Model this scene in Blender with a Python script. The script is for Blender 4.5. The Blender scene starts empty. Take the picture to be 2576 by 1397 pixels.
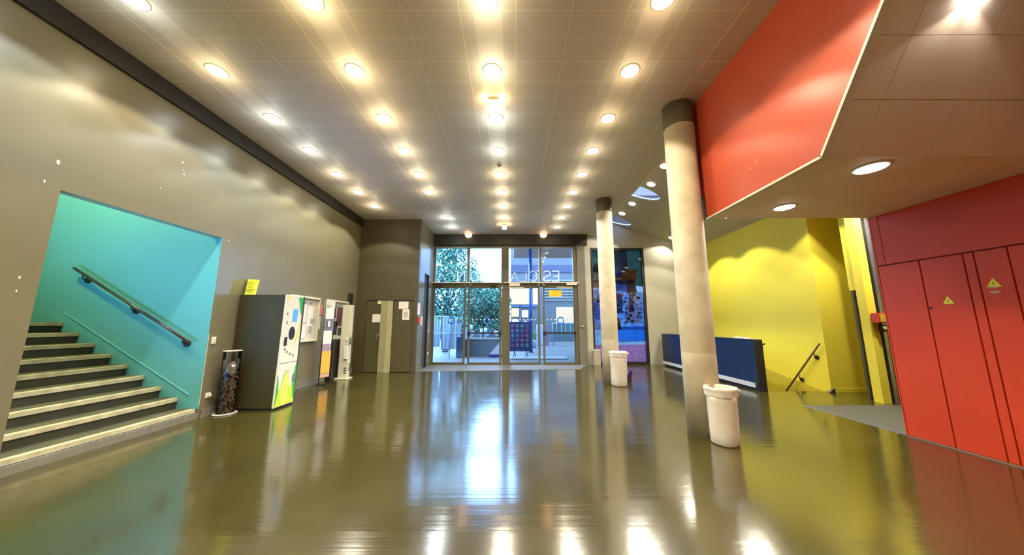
import bpy, bmesh, math, random
from mathutils import Vector, Matrix
random.seed(7)
scene = bpy.context.scene
C = scene.collection

# ------------------------------------------------------------------ camera, world, exposure
cam_d = bpy.data.cameras.new('camera')
cam = bpy.data.objects.new('camera', cam_d)
C.objects.link(cam)
cam_d.sensor_fit = 'HORIZONTAL'
cam_d.sensor_width = 36.0
cam_d.lens = 36.0 * 776.0 / 2576.0
cam_d.clip_start = 0.05
cam_d.clip_end = 300
PITCH = math.atan(117.0 / 776.0)
cam.location = (0, 0, 1.4)
cam.rotation_euler = (math.pi / 2 + PITCH, 0, 0)
scene.camera = cam

EXPOSURE = 0.5
SKY = (0.25, 0.55, 1.20)
SKY_STRENGTH = 14.0
SPOT_W = 100.0
HALO_W = 5.0

world = bpy.data.worlds.new('world')
scene.world = world
world.use_nodes = True
wn = world.node_tree
for n in list(wn.nodes):
    wn.nodes.remove(n)
w_out = wn.nodes.new('ShaderNodeOutputWorld')
w_bg = wn.nodes.new('ShaderNodeBackground')
w_tc = wn.nodes.new('ShaderNodeTexCoord')
w_noise = wn.nodes.new('ShaderNodeTexNoise')
w_noise.inputs['Scale'].default_value = 2.2
w_noise.inputs['Detail'].default_value = 4
w_mix = wn.nodes.new('ShaderNodeMix')
w_mix.data_type = 'RGBA'
w_mix.inputs[6].default_value = (SKY[0], SKY[1], SKY[2], 1)
w_mix.inputs[7].default_value = (0.36, 0.68, 1.25, 1)
wn.links.new(w_tc.outputs['Generated'], w_noise.inputs['Vector'])
wn.links.new(w_noise.outputs['Fac'], w_mix.inputs[0])
wn.links.new(w_mix.outputs[2], w_bg.inputs['Color'])
w_bg.inputs['Strength'].default_value = SKY_STRENGTH
wn.links.new(w_bg.outputs[0], w_out.inputs[0])

scene.view_settings.view_transform = 'Standard'
scene.view_settings.look = 'None'
scene.view_settings.exposure = EXPOSURE
scene.view_settings.gamma = 1.0
scene.view_settings.use_curve_mapping = False
try:
    scene.cycles.max_bounces = 10
    scene.cycles.diffuse_bounces = 6
    scene.cycles.glossy_bounces = 4
    scene.cycles.transparent_max_bounces = 16
    scene.cycles.caustics_reflective = False
    scene.cycles.caustics_refractive = False
    scene.cycles.sample_clamp_indirect = 6.0
    scene.cycles.use_denoising = True
except Exception:
    pass

# ------------------------------------------------------------------ materials
def lin(c):
    if isinstance(c, str):
        c = c.lstrip('#')
        c = [int(c[i:i + 2], 16) / 255.0 for i in (0, 2, 4)]
        return tuple(v / 12.92 if v <= 0.04045 else ((v + 0.055) / 1.055) ** 2.4 for v in c)
    return c

MATS = {}
def mat(name, col, rough=0.6, metal=0.0, var=0.08, scale=6.0, bump=0.0, bscale=40.0, spec=0.5, emit=None, estr=0.0, coat=0.0, bvec=None, rvar=0.0):
    if name in MATS:
        return MATS[name]
    m = bpy.data.materials.new(name)
    m.use_nodes = True
    nt = m.node_tree
    b = nt.nodes['Principled BSDF']
    c = lin(col)
    tc = nt.nodes.new('ShaderNodeTexCoord')
    if var > 0:
        nz = nt.nodes.new('ShaderNodeTexNoise')
        nz.inputs['Scale'].default_value = scale
        nz.inputs['Detail'].default_value = 5
        nt.links.new(tc.outputs['Object'], nz.inputs['Vector'])
        rp = nt.nodes.new('ShaderNodeMapRange')
        rp.inputs[1].default_value = 0.25
        rp.inputs[2].default_value = 0.75
        rp.inputs[3].default_value = 1 - var
        rp.inputs[4].default_value = 1 + var
        nt.links.new(nz.outputs['Fac'], rp.inputs[0])
        vm = nt.nodes.new('ShaderNodeVectorMath')
        vm.operation = 'SCALE'
        vm.inputs[0].default_value = c
        nt.links.new(rp.outputs[0], vm.inputs['Scale'])
        nt.links.new(vm.outputs[0], b.inputs['Base Color'])
        if rvar > 0:
            rr = nt.nodes.new('ShaderNodeMapRange')
            rr.inputs[1].default_value = 0.3
            rr.inputs[2].default_value = 0.7
            rr.inputs[3].default_value = rough - rvar
            rr.inputs[4].default_value = rough + rvar
            nt.links.new(nz.outputs['Fac'], rr.inputs[0])
            nt.links.new(rr.outputs[0], b.inputs['Roughness'])
    else:
        b.inputs['Base Color'].default_value = (*c, 1)
    if rvar == 0 or var <= 0:
        b.inputs['Roughness'].default_value = rough
    b.inputs['Metallic'].default_value = metal
    b.inputs['Specular IOR Level'].default_value = spec
    b.inputs['Coat Weight'].default_value = coat
    if emit is not None:
        b.inputs['Emission Color'].default_value = (*lin(emit), 1)
        b.inputs['Emission Strength'].default_value = estr
    if bump > 0:
        n2 = nt.nodes.new('ShaderNodeTexNoise')
        n2.inputs['Scale'].default_value = bscale
        n2.inputs['Detail'].default_value = 3
        src = tc.outputs['Object']
        if bvec:
            mp = nt.nodes.new('ShaderNodeMapping')
            mp.inputs['Scale'].default_value = bvec
            nt.links.new(src, mp.inputs['Vector'])
            src = mp.outputs[0]
        nt.links.new(src, n2.inputs['Vector'])
        bp = nt.nodes.new('ShaderNodeBump')
        bp.inputs['Strength'].default_value = bump
        bp.inputs['Distance'].default_value = 0.01
        nt.links.new(n2.outputs['Fac'], bp.inputs['Height'])
        nt.links.new(bp.outputs[0], b.inputs['Normal'])
    MATS[name] = m
    return m

def glass(name, tint=(0.93, 0.97, 0.98), rough=0.0, ior=1.5):
    m = bpy.data.materials.new(name)
    m.use_nodes = True
    nt = m.node_tree
    for n in list(nt.nodes):
        nt.nodes.remove(n)
    o = nt.nodes.new('ShaderNodeOutputMaterial')
    t = nt.nodes.new('ShaderNodeBsdfTransparent')
    t.inputs[0].default_value = (*tint, 1)
    g = nt.nodes.new('ShaderNodeBsdfGlossy')
    g.inputs['Roughness'].default_value = rough
    f = nt.nodes.new('ShaderNodeFresnel')
    f.inputs['IOR'].default_value = ior
    mx = nt.nodes.new('ShaderNodeMixShader')
    nt.links.new(f.outputs[0], mx.inputs[0])
    nt.links.new(t.outputs[0], mx.inputs[1])
    nt.links.new(g.outputs[0], mx.inputs[2])
    nt.links.new(mx.outputs[0], o.inputs[0])
    return m

M = dict(
    wall=mat('grey_satin_paint', (0.17, 0.152, 0.090), rough=0.27, var=0.05, scale=1.5, bump=0.04, bscale=7, spec=0.9),
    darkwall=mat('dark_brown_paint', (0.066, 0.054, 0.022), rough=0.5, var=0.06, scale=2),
    darktrim=mat('dark_steel_paint', (0.014, 0.011, 0.009), rough=0.45, var=0.1),
    frame=mat('bronze_frame_paint', (0.11, 0.095, 0.055), rough=0.4, var=0.1, scale=8),
    palewall=mat('pale_plaster', (0.42, 0.40, 0.31), rough=0.6, var=0.04, scale=2),
    red=mat('red_gloss_paint', (0.50, 0.075, 0.035), rough=0.33, var=0.05, scale=1.2, bump=0.04, bscale=5, spec=0.55),
    redpanel=mat('red_panel_paint', (0.66, 0.056, 0.014), rough=0.5, var=0.05, scale=1.5),
    yellow=mat('yellow_wall_paint', (0.86, 0.76, 0.07), rough=0.5, var=0.03, scale=1.5),
    blue=mat('turquoise_wall_paint', (0.115, 0.385, 0.375), rough=0.42, var=0.04, scale=1.5),
    concrete=mat('column_concrete', (0.50, 0.44, 0.31), rough=0.7, var=0.24, scale=3.2, bump=0.25, bscale=14),
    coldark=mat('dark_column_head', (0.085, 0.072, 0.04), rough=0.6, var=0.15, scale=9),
    step=mat('stair_concrete', (0.44, 0.40, 0.26), rough=0.75, var=0.28, scale=7, bump=0.3, bscale=30),
    riser=mat('stair_riser', (0.028, 0.030, 0.014), rough=0.7, var=0.25, scale=5),
    white=mat('white_paint', (0.75, 0.73, 0.66), rough=0.5, var=0.03),
    cream=mat('cream_enamel', (0.62, 0.60, 0.42), rough=0.45, var=0.04),
    paper=mat('paper', (0.75, 0.70, 0.62), rough=0.8, var=0.05, scale=14),
    black=mat('black_plastic', (0.018, 0.016, 0.013), rough=0.45, var=0.1),
    steel=mat('brushed_steel', (0.55, 0.54, 0.50), rough=0.28, metal=0.9, var=0.08, scale=12),
    darkmetal=mat('dark_metal', (0.09, 0.09, 0.09), rough=0.35, metal=0.6, var=0.1),
    navy=mat('navy_laminate', (0.003, 0.022, 0.085), rough=0.3, var=0.25, scale=3, bump=0.05, bscale=10),
    bag=mat('white_bin_plastic', (0.66, 0.60, 0.52), rough=0.45, var=0.05, scale=10, bump=0.5, bscale=9),
    machine=mat('machine_dark_side', (0.042, 0.033, 0.006), rough=0.5, var=0.06),
    mgreen=mat('green_print', (0.03, 0.42, 0.08), rough=0.4, var=0.05),
    mlime=mat('lime_print', (0.55, 0.75, 0.04), rough=0.4, var=0.05),
    myellow=mat('yellow_print', (0.85, 0.72, 0.15), rough=0.4, var=0.05),
    signyellow=mat('yellow_sign', (0.88, 0.86, 0.06), rough=0.5, var=0.03),
    orange=mat('orange_print', (0.85, 0.42, 0.05), rough=0.5, var=0.12, scale=15),
    grayprint=mat('grey_print', (0.16, 0.16, 0.20), rough=0.5, var=0.4, scale=20),
    pinkprint=mat('pink_print', (0.60, 0.20, 0.20), rough=0.5, var=0.1),
    screen=mat('blue_screen', (0.05, 0.2, 0.7), rough=0.2, emit=(0.10, 0.35, 1.0), estr=0.6),
    mat_grey=mat('grey_entrance_mat', (0.12, 0.112, 0.085), rough=0.55, var=0.15, scale=8, bump=0.2, bscale=60),
    glass=glass('clear_glass'),
)

def translucent(name, col, t=.6, var=.3, s=6):
    m = mat(name, col, rough=.6, var=var, scale=s)
    nt = m.node_tree
    b = nt.nodes['Principled BSDF']
    tr = nt.nodes.new('ShaderNodeBsdfTranslucent')
    lk = b.inputs['Base Color'].links
    if lk:
        nt.links.new(lk[0].from_socket, tr.inputs[0])
    else:
        tr.inputs[0].default_value = (*lin(col), 1)
    mx = nt.nodes.new('ShaderNodeMixShader')
    mx.inputs[0].default_value = t
    nt.links.new(b.outputs[0], mx.inputs[1])
    nt.links.new(tr.outputs[0], mx.inputs[2])
    nt.links.new(mx.outputs[0], nt.nodes['Material Output'].inputs[0])
    return m
# glossy resin floor with gentle long ripples
def floor_mat():
    m = bpy.data.materials.new('glossy_resin_floor')
    m.use_nodes = True
    nt = m.node_tree
    b = nt.nodes['Principled BSDF']
    tc = nt.nodes.new('ShaderNodeTexCoord')
    nz = nt.nodes.new('ShaderNodeTexNoise')
    nz.inputs['Scale'].default_value = 1.3
    nz.inputs['Detail'].default_value = 6
    nt.links.new(tc.outputs['Object'], nz.inputs['Vector'])
    cr = nt.nodes.new('ShaderNodeValToRGB')
    cr.color_ramp.elements[0].position = 0.3
    cr.color_ramp.elements[0].color = (0.036, 0.030, 0.006, 1)
    cr.color_ramp.elements[1].position = 0.7
    cr.color_ramp.elements[1].color = (0.052, 0.044, 0.009, 1)
    nt.links.new(nz.outputs['Fac'], cr.inputs[0])
    nt.links.new(cr.outputs[0], b.inputs['Base Color'])
    rr = nt.nodes.new('ShaderNodeMapRange')
    rr.inputs[3].default_value = 0.10
    rr.inputs[4].default_value = 0.17
    nt.links.new(nz.outputs['Fac'], rr.inputs[0])
    nt.links.new(rr.outputs[0], b.inputs['Roughness'])
    b.inputs['IOR'].default_value = 2.0
    b.inputs['Specular IOR Level'].default_value = 0.8
    prev = None
    for (sc_, strength, dist) in (((0.22, 4.0, 1), .5, .005), ((0.5, 30.0, 1), .5, .0009)):
        mp = nt.nodes.new('ShaderNodeMapping')
        mp.inputs['Scale'].default_value = sc_
        nt.links.new(tc.outputs['Object'], mp.inputs['Vector'])
        n2 = nt.nodes.new('ShaderNodeTexNoise')
        n2.inputs['Scale'].default_value = 1.0
        n2.inputs['Detail'].default_value = 2
        nt.links.new(mp.outputs[0], n2.inputs['Vector'])
        bp = nt.nodes.new('ShaderNodeBump')
        bp.inputs['Strength'].default_value = strength
        bp.inputs['Distance'].default_value = dist
        nt.links.new(n2.outputs['Fac'], bp.inputs['Height'])
        if prev:
            nt.links.new(prev.outputs[0], bp.inputs['Normal'])
        prev = bp
    nt.links.new(prev.outputs[0], b.inputs['Normal'])
    return m
M['floor'] = floor_mat()

# perforated ceiling panel: fine rows of holes beside a plain middle band
def ceil_mat(name, col, band):
    m = bpy.data.materials.new(name)
    m.use_nodes = True
    nt = m.node_tree
    b = nt.nodes['Principled BSDF']
    b.inputs['Roughness'].default_value = 0.55
    tc = nt.nodes.new('ShaderNodeTexCoord')
    vo = nt.nodes.new('ShaderNodeTexVoronoi')
    vo.inputs['Scale'].default_value = 95
    vo.inputs['Randomness'].default_value = 0.0
    nt.links.new(tc.outputs['Object'], vo.inputs['Vector'])
    th = nt.nodes.new('ShaderNodeMath')
    th.operation = 'LESS_THAN'
    th.inputs[1].default_value = 0.27
    nt.links.new(vo.outputs['Distance'], th.inputs[0])
    fac = th.outputs[0]
    if band:
        sx = nt.nodes.new('ShaderNodeSeparateXYZ')
        nt.links.new(tc.outputs['Object'], sx.inputs[0])
        ab = nt.nodes.new('ShaderNodeMath'); ab.operation = 'ABSOLUTE'
        nt.links.new(sx.outputs[0], ab.inputs[0])
        gt = nt.nodes.new('ShaderNodeMath'); gt.operation = 'GREATER_THAN'
        gt.inputs[1].default_value = 0.155
        nt.links.new(ab.outputs[0], gt.inputs[0])
        mu = nt.nodes.new('ShaderNodeMath'); mu.operation = 'MULTIPLY'
        nt.links.new(fac, mu.inputs[0]); nt.links.new(gt.outputs[0], mu.inputs[1])
        fac = mu.outputs[0]
    mx = nt.nodes.new('ShaderNodeMix')
    mx.data_type = 'RGBA'
    mx.inputs[6].default_value = (*col, 1)
    mx.inputs[7].default_value = (col[0] * .35, col[1] * .33, col[2] * .3, 1)
    nt.links.new(fac, mx.inputs[0])
    nt.links.new(mx.outputs[2], b.inputs['Base Color'])
    return m
CEIL = (0.74, 0.68, 0.63)
M['cpanel'] = ceil_mat('perforated_metal_panel', CEIL, False)
M['cband'] = ceil_mat('banded_metal_panel', CEIL, True)
M['ceil'] = mat('ceiling_backing', (0.80, 0.76, 0.70), rough=0.7, var=0.03)
M['soffit'] = mat('soffit_panel', (0.86, 0.78, 0.74), rough=0.55, var=0.04, scale=2)

# ------------------------------------------------------------------ mesh helpers (all coordinates in world metres)
class MB:
    def __init__(s):
        s.bm = bmesh.new()
    def poly(s, pts, mi=0):
        vs = [s.bm.verts.new(p) for p in pts]
        f = s.bm.faces.new(vs)
        f.material_index = mi
        return f
    def box(s, x0, x1, y0, y1, z0, z1, mi=0):
        v = [s.bm.verts.new((x, y, z)) for x in (x0, x1) for y in (y0, y1) for z in (z0, z1)]
        for q in ((0, 1, 3, 2), (4, 6, 7, 5), (0, 4, 5, 1), (2, 3, 7, 6), (0, 2, 6, 4), (1, 5, 7, 3)):
            f = s.bm.faces.new([v[i] for i in q]); f.material_index = mi
        return s
    def prism(s, pts, off, mi=0):
        """closed prism: polygon pts (3d) extruded by vector off"""
        a = [s.bm.verts.new(p) for p in pts]
        o = Vector(off)
        b = [s.bm.verts.new(Vector(p) + o) for p in pts]
        s.bm.faces.new(a).material_index = mi
        s.bm.faces.new(list(reversed(b))).material_index = mi
        n = len(pts)
        for i in range(n):
            s.bm.faces.new([a[(i + 1) % n], a[i], b[i], b[(i + 1) % n]]).material_index = mi
        return s
    def tube(s, path, r, seg=12, cap=True, mi=0):
        path = [Vector(p) for p in path]
        rs = r if isinstance(r, (list, tuple)) else [r] * len(path)
        rings = []
        up = None
        for i, p in enumerate(path):
            d = (path[min(i + 1, len(path) - 1)] - path[max(i - 1, 0)]).normalized()
            ref = Vector((0, 0, 1)) if abs(d.z) < 0.95 else Vector((1, 0, 0))
            x = d.cross(ref).normalized()
            if up is not None:
                x = (up - d * up.dot(d)).normalized()
            up = x
            y = d.cross(x)
            rings.append([s.bm.verts.new(p + (x * math.cos(a) + y * math.sin(a)) * rs[i]) for a in [2 * math.pi * k / seg for k in range(seg)]])
        for a, b in zip(rings, rings[1:]):
            for k in range(seg):
                f = s.bm.faces.new([a[k], a[(k + 1) % seg], b[(k + 1) % seg], b[k]]); f.smooth = True; f.material_index = mi
        if cap:
            s.bm.faces.new(rings[0]).material_index = mi
            s.bm.faces.new(list(reversed(rings[-1]))).material_index = mi
        return s
    def lathe(s, cx, cy, prof, seg=40, mi=0, wob=None, smooth=True):
        rings = []
        for (r, z) in prof:
            ring = []
            for k in range(seg):
                a = 2 * math.pi * k / seg
                rr = r * (1 + (wob(a, z) if wob else 0))
                ring.append(s.bm.verts.new((cx + rr * math.cos(a), cy + rr * math.sin(a), z)))
            rings.append(ring)
        for a, b in zip(rings, rings[1:]):
            for k in range(seg):
                f = s.bm.faces.new([a[k], a[(k + 1) % seg], b[(k + 1) % seg], b[k]]); f.smooth = smooth; f.material_index = mi
        return rings
    def capped(s, cx, cy, prof, seg=40, mi=0, wob=None, smooth=True):
        r = s.lathe(cx, cy, prof, seg, mi, wob, smooth)
        s.bm.faces.new(list(reversed(r[0]))).material_index = mi
        s.bm.faces.new(r[-1]).material_index = mi
        return s
    def disc(s, c, n, r, th, seg=24, mi=0):
        c = Vector(c); n = Vector(n).normalized()
        return s.tube([c - n * th / 2, c + n * th / 2], r, seg, True, mi)

def clean(name):
    return name

def obj(name, mb, m, parent=None, loc=None, bevel=0.0, smooth=False):
    """link a mesh; verts are given in world metres, origin moved to loc (or the parent's place)"""
    bm = mb.bm
    o_loc = Vector((0, 0, 0))
    if parent is not None:
        pw = parent['_w'] if '_w' in parent else (0, 0, 0)
        o_loc = Vector(pw)
    if loc is not None:
        o_loc = Vector(loc)
    bmesh.ops.recalc_face_normals(bm, faces=bm.faces[:])
    bmesh.ops.translate(bm, verts=bm.verts[:], vec=-o_loc)
    me = bpy.data.meshes.new(name)
    bm.to_mesh(me)
    bm.free()
    for mm in (m if isinstance(m, (list, tuple)) else [m]):
        me.materials.append(mm)
    o = bpy.data.objects.new(name, me)
    C.objects.link(o)
    o['_w'] = list(o_loc)
    if parent is not None:
        o.parent = parent
        o.location = o_loc - Vector(parent['_w'])
    else:
        o.location = o_loc
    if bevel > 0:
        bv = o.modifiers.new('bevel', 'BEVEL')
        bv.width = bevel
        bv.segments = 2
        bv.limit_method = 'ANGLE'
    return o

def tag(o, label=None, cat=None, group=None, kind=None):
    if label: o['label'] = label
    if cat: o['category'] = cat
    if group: o['group'] = group
    if kind: o['kind'] = kind
    return o

def thing(name, label, cat, loc, group=None):
    o = bpy.data.objects.new(name, None)
    o.empty_display_size = 0.1
    C.objects.link(o)
    o.location = loc
    o['_w'] = list(loc)
    return tag(o, label, cat, group)

def struct(name, mb, m, parent=None, bevel=0.0):
    o = obj(name, mb, m, parent, bevel=bevel)
    if parent is None:
        o['kind'] = 'structure'
    return o

def box(*a):
    return MB().box(*a)

# ------------------------------------------------------------------ room shell
H = 4.65
XL, XR = -4.7, 5.0
YD = 11.05
YB = -5.0

# floor (with the stairwell hole X 5.33..6.65, Y 6.77..)
f = MB()
f.box(XL, 5.33, YB, 11.3, -0.2, 0.0)
f.box(5.33, 8.6, YB, 6.77, -0.2, 0.0)
floor = struct('floor', f, M['floor'])
struct('floor', MB().box(5.33, 6.65, 6.77, 11.1, -2.6, -2.4), M['floor'])
struct('wall_pit', MB().box(5.2, 5.33, 6.7, 11.2, -2.6, -0.2).box(5.2, 6.8, 6.64, 6.77, -2.6, -0.2), M['yellow'])  # unseen pit sides, added to keep sky light out from below
# stairs going down in the stairwell behind the counter
t = thing('lower_stair', 'stair going down beside the yellow wall behind the navy counter', 'stairs', (6.0, 6.77, -2.4))
for k in range(11):
    obj('step', box(5.37, 6.52, 6.78 + 0.27 * k, 7.05 + 0.27 * k, -2.4, -0.18 * (k + 1)), M['step'], t)

# left wall with the stair opening
OY0, OY1, OZ = 3.04, 4.86, 2.78
w = MB()
w.box(XL - 0.14, XL, YB, OY0, 0, 5.35)
w.box(XL - 0.14, XL, OY0, OY1, OZ, 5.35)
w.box(XL - 0.14, XL, OY1, 9.3, 0, 5.35)
wl = struct('wall_left', w, M['wall'])
for (y, z, s) in ((4.11, 3.68, .022), (4.15, 3.52, .018), (4.13, 3.58, .012), (2.98, 3.06, .03), (2.92, 2.82, .018), (2.91, 1.84, .017), (2.91, 1.71, .015), (4.97, 2.77, .02), (6.2, 2.75, .012), (3.9, 3.2, .01)):
    m_ = MB()
    pts = [(XL + 0.002, y + s * .5 * math.cos(a) * random.uniform(.6, 1.1), z + s * math.sin(a) * random.uniform(.7, 1.1)) for a in [k * math.pi / 3 for k in range(6)]]
    m_.prism(pts, (-0.004, 0, 0))
    obj('paint_chip', m_, M['white'], wl)
# worn pale edge along the opening
e = MB()
e.box(XL - 0.002, XL + 0.002, OY1 + .001, OY1 + 0.009, 0.18, 1.25)
obj('worn_edge', e, M['cream'], wl)
struct('trim_1', box(XL, XL + 0.05, YB, 9.3, 4.41, H), M['darktrim'])
struct('baseboard_left', MB().box(XL, XL + 0.02, OY1 + 0.03, 9.3, 0, 0.11).box(XL, XL + 0.026, OY1 + 0.03, 9.3, 0.095, 0.115), mat('baseboard_paint', (0.19, 0.17, 0.13), rough=0.4), None)

# back-left wall with flush double door, side reveal
w = MB()
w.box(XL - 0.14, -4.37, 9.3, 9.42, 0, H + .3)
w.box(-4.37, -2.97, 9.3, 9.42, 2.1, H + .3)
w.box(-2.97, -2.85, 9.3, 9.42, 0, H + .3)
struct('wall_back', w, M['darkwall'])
w = MB()
w.box(-2.97, -2.85, 9.42, 9.98, 0, H + .3)
w.box(-2.97, -2.85, 9.98, 10.5, 3.05, H + .3)
w.box(-2.97, -2.85, 10.5, YD, 0, H + .3)
struct('wall_side', w, M['wall'])
# far end walls
w = MB()
w.box(2.62, 2.86, YD, 11.25, 0, 6.2)
w.box(2.86, 4.82, YD + .02, 11.25, 4.17, 6.2)
w.box(4.82, 6.8, YD, 11.25, -0.2, 6.2)
w.box(5.33, 6.8, YD, 11.25, -2.6, -0.2)
struct('wall_far', w, M['palewall'])
# right yellow wall, its stub, lintel, pillar
w = MB()
w.box(6.65, 6.8, 6.7, 11.1, -2.6, 4.6)
w.box(6.8, 7.75, 6.7, 6.82, 0, 4.6)
struct('wall_yellow', w, M['yellow'])
w = MB()
w.box(6.78, 7.9, 6.05, 6.17, 2.06, 4.6)
w.box(7.5, 7.9, 6.05, 6.17, 0, 2.06)
w.box(6.605, 6.755, 5.75, 5.9, 0, 4.6)
struct('wall_niche', w, M['yellow'])
struct('wall_outer', MB().box(8.5, 8.6, YB, 6.9, -0.2, 6).box(7.7, 8.6, 6.7, 6.82, 0, 6).box(XR + .3, 8.5, YB, YB + .1, 0, 6), M['yellow'])
struct('wall_yellow_band', MB().prism([(6.65, 6.9, 0.0), (6.65, 8.6, 0.31), (6.65, 11.0, 0.75), (6.65, 11.0, -1.0), (6.65, 6.9, -1.0)], (-0.015, 0, 0)), mat('darker_yellow', (0.62, 0.53, 0.05), rough=0.45))  # darker yellow band on the wall below a sloping line
struct('baseboard_right', box(6.66, 7.7, 6.685, 6.7, 0, 0.07), M['yellow'])
# wall behind the viewpoint
struct('wall_rear', box(XL, 8.6, YB - .12, YB, 0, 6), mat('rear_paint', (0.42, 0.38, 0.28), rough=0.6))

# red right wall: darker red backing and panels with recessed joints
wr = struct('wall_right', box(XR + 0.02, XR + 0.2, YB, 4.15, 0, 5.3), mat('joint_backing_red', (0.20, 0.012, 0.008), rough=0.7))
G = 0.006
ys = [-4.95, -3.4, -1.9, -0.4, 1.1, 1.9, 2.5, 3.04, 3.27, 3.35, 3.72, 4.15]
for a, b in zip(ys, ys[1:]):
    obj('panel', box(XR, XR + 0.03, a + G, b - G, 0.02, 2.17), M['redpanel'], wr, bevel=0.003)
for a, b in ((-4.95, -2.4), (-2.4, 0), (0, 2.0), (2.0, 4.06)):
    obj('panel', box(XR, XR + 0.03, a + G, b - G, 2.185, 2.86), M['redpanel'], wr, bevel=0.003)
obj('panel', box(XR + .002, XR + 0.03, 4.06, 4.15, 2.185, 2.86), M['redpanel'], wr, bevel=0.003)
obj('end_panel', box(XR + 0.0, XR + 0.2, 4.15, 4.165, 0, 2.86), M['redpanel'], wr)
struct('trim_2', box(XR - 0.012, XR, YB, 4.15, 0, 0.018), mat('floor_bead', (0.30, 0.16, 0.11), rough=0.4))

# ------------------------------------------------------------------ ceiling: slab + metal panels
SL = MB()
SL.box(XL - .14, 3.02, 4.13, YD + .2, H + .012, H + .15)
SL.box(XL - .14, 8.6, YB - .1, 4.13, H + .012, H + .15)
ceiling = struct('ceiling', SL, M['ceil'])
CP = 0.595
colx = [0.04 + CP * k for k in range(-8, 6)]
rowy = [2.78 + 0.318 * k for k in range(-3, 19)]
LAMPX = [-3.83, -2.04, -0.26, 1.53]
LAMPY = [2.66, 3.56, 4.49, 5.42, 6.35, 7.27, 8.2, 9.13, 10.07]
pm = {}
def cpanel(xa, xb, ya, yb, band):
    key = (round(xb - xa, 3), round(yb - ya, 3), band)
    cx, cy = (xa + xb) / 2, (ya + yb) / 2
    g = 0.003
    if key not in pm:
        mb = MB().box(xa + g, xb - g, ya + g, yb - g, H, H + .012)
        o = obj('ceiling_panel', mb, M['cband'] if band else M['cpanel'], ceiling, loc=(cx, cy, H))
        pm[key] = o
    else:
        s = pm[key]
        o = s.copy()
        C.objects.link(o)
        o.parent = ceiling
        o.location = (cx, cy, H)
    return o
for a, b in zip(colx, colx[1:]):
    xa = max(a, XL + 0.052)
    band = any(abs((a + b) / 2 - lx) < 0.1 for lx in LAMPX)
    for c, d in zip(rowy, rowy[1:]):
        if a > 2.6 and c < 4.0:
            continue
        if xa > a:
            cpanel(round(xa, 3), b, c, d, band)
        else:
            cpanel(a, b, c, d, band)
bar = mat('ceiling_joint_bar', (0.78, 0.72, 0.64), rough=0.45, var=0.02)
for a in colx[1:-1]:
    obj('joint_bar', MB().box(a - .0055, a + .0055, rowy[0], (4.0 if a > 2.7 else rowy[-1]), H - .0015, H + .01), bar, ceiling)
for c in rowy:
    obj('joint_bar', MB().box(XL + .052, (2.7 if c < 4.0 else 3.0), c - .004, c + .004, H - .001, H + .01), bar, ceiling)
# farther panels: too small to tell apart, still real geometry
far = MB()
yy = rowy[-1]
while yy < YD - 0.01:
    y2 = min(yy + 0.318, YD)
    for a, b in zip(colx, colx[1:]):
        far.box(max(a, XL + .052) + .005, b - .005, yy + .005, y2 - .005, H, H + .012)
    yy = y2
fo = obj('far_ceiling_panelling', far, M['cpanel'], ceiling)
fo['kind'] = 'stuff'
near = MB()
yy = rowy[0]
while yy > YB:
    y2 = yy - 0.636
    for a, b in zip(colx, colx[1:]):
        if a < 2.6:
            near.box(max(a, XL + .052) + .005, min(b, 2.7) - .005, y2 + .005, yy - .005, H, H + .012)
    yy = y2
no = obj('near_ceiling_panelling', near, M['cpanel'], ceiling)
no['kind'] = 'stuff'
# edge fascia and the sloping side ceiling with two oval rooflights
struct('trim_3', box(3.01, 3.06, 4.13, YD + .1, H, 5.45), M['ceil'])
def sz(x): return 4.15 + 0.33 * (6.65 - x)
sl = MB()
sl.prism([(3.0, 4.0, sz(3.0)), (8.6, 4.0, sz(8.6)), (8.6, 4.0, sz(8.6) + .03), (3.0, 4.0, sz(3.0) + .03)], (0, 7.2, 0))
side = obj('ceiling_side', sl, mat('side_ceiling_paint', (0.50, 0.47, 0.36), rough=0.6, var=0.03))
side['kind'] = 'structure'
for (cx, cy) in ((3.50, 8.40), (3.55, 10.70)):
    cb = MB()
    ring = []
    a0 = 0.06
    for k in range(40):
        a = 2 * math.pi * k / 40
        ex, ey = 0.74 * math.cos(a), 0.33 * math.sin(a)
        ring.append((cx + ex * math.cos(a0) - ey * math.sin(a0), cy + ex * math.sin(a0) + ey * math.cos(a0), 4.2))
    cb.prism(ring, (0, 0, 1.6))
    cut = obj('cutter', cb, M['ceil'])
    md = side.modifiers.new('hole', 'BOOLEAN')
    md.operation = 'DIFFERENCE'
    md.object = cut
    md.solver = 'EXACT'
    bpy.context.view_layer.update()
    dg = bpy.context.evaluated_depsgraph_get()
    nm = bpy.data.meshes.new_from_object(side.evaluated_get(dg))
    side.modifiers.clear()
    side.data = nm
    bpy.data.objects.remove(cut, do_unlink=True)
    gl = MB()
    zt = 5.62
    gl.poly([(x, y, sz(x) + .05) for (x, y, _) in ring])
    g = obj('rooflight_pane', gl, glass('tinted_rooflight', (0.085, 0.058, 0.058)), side)

# ------------------------------------------------------------------ red gallery bulkhead and its soffits
RX = 2.72
YE = 4.13
prof = [(YE, 2.86), (2.52, 2.86), (1.33, 4.65), (YE, 4.65)]
rb = MB().prism([(RX, y, z) for y, z in prof], (0.06, 0, 0))
bulk = struct('wall_gallery', rb, M['red'])
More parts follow.
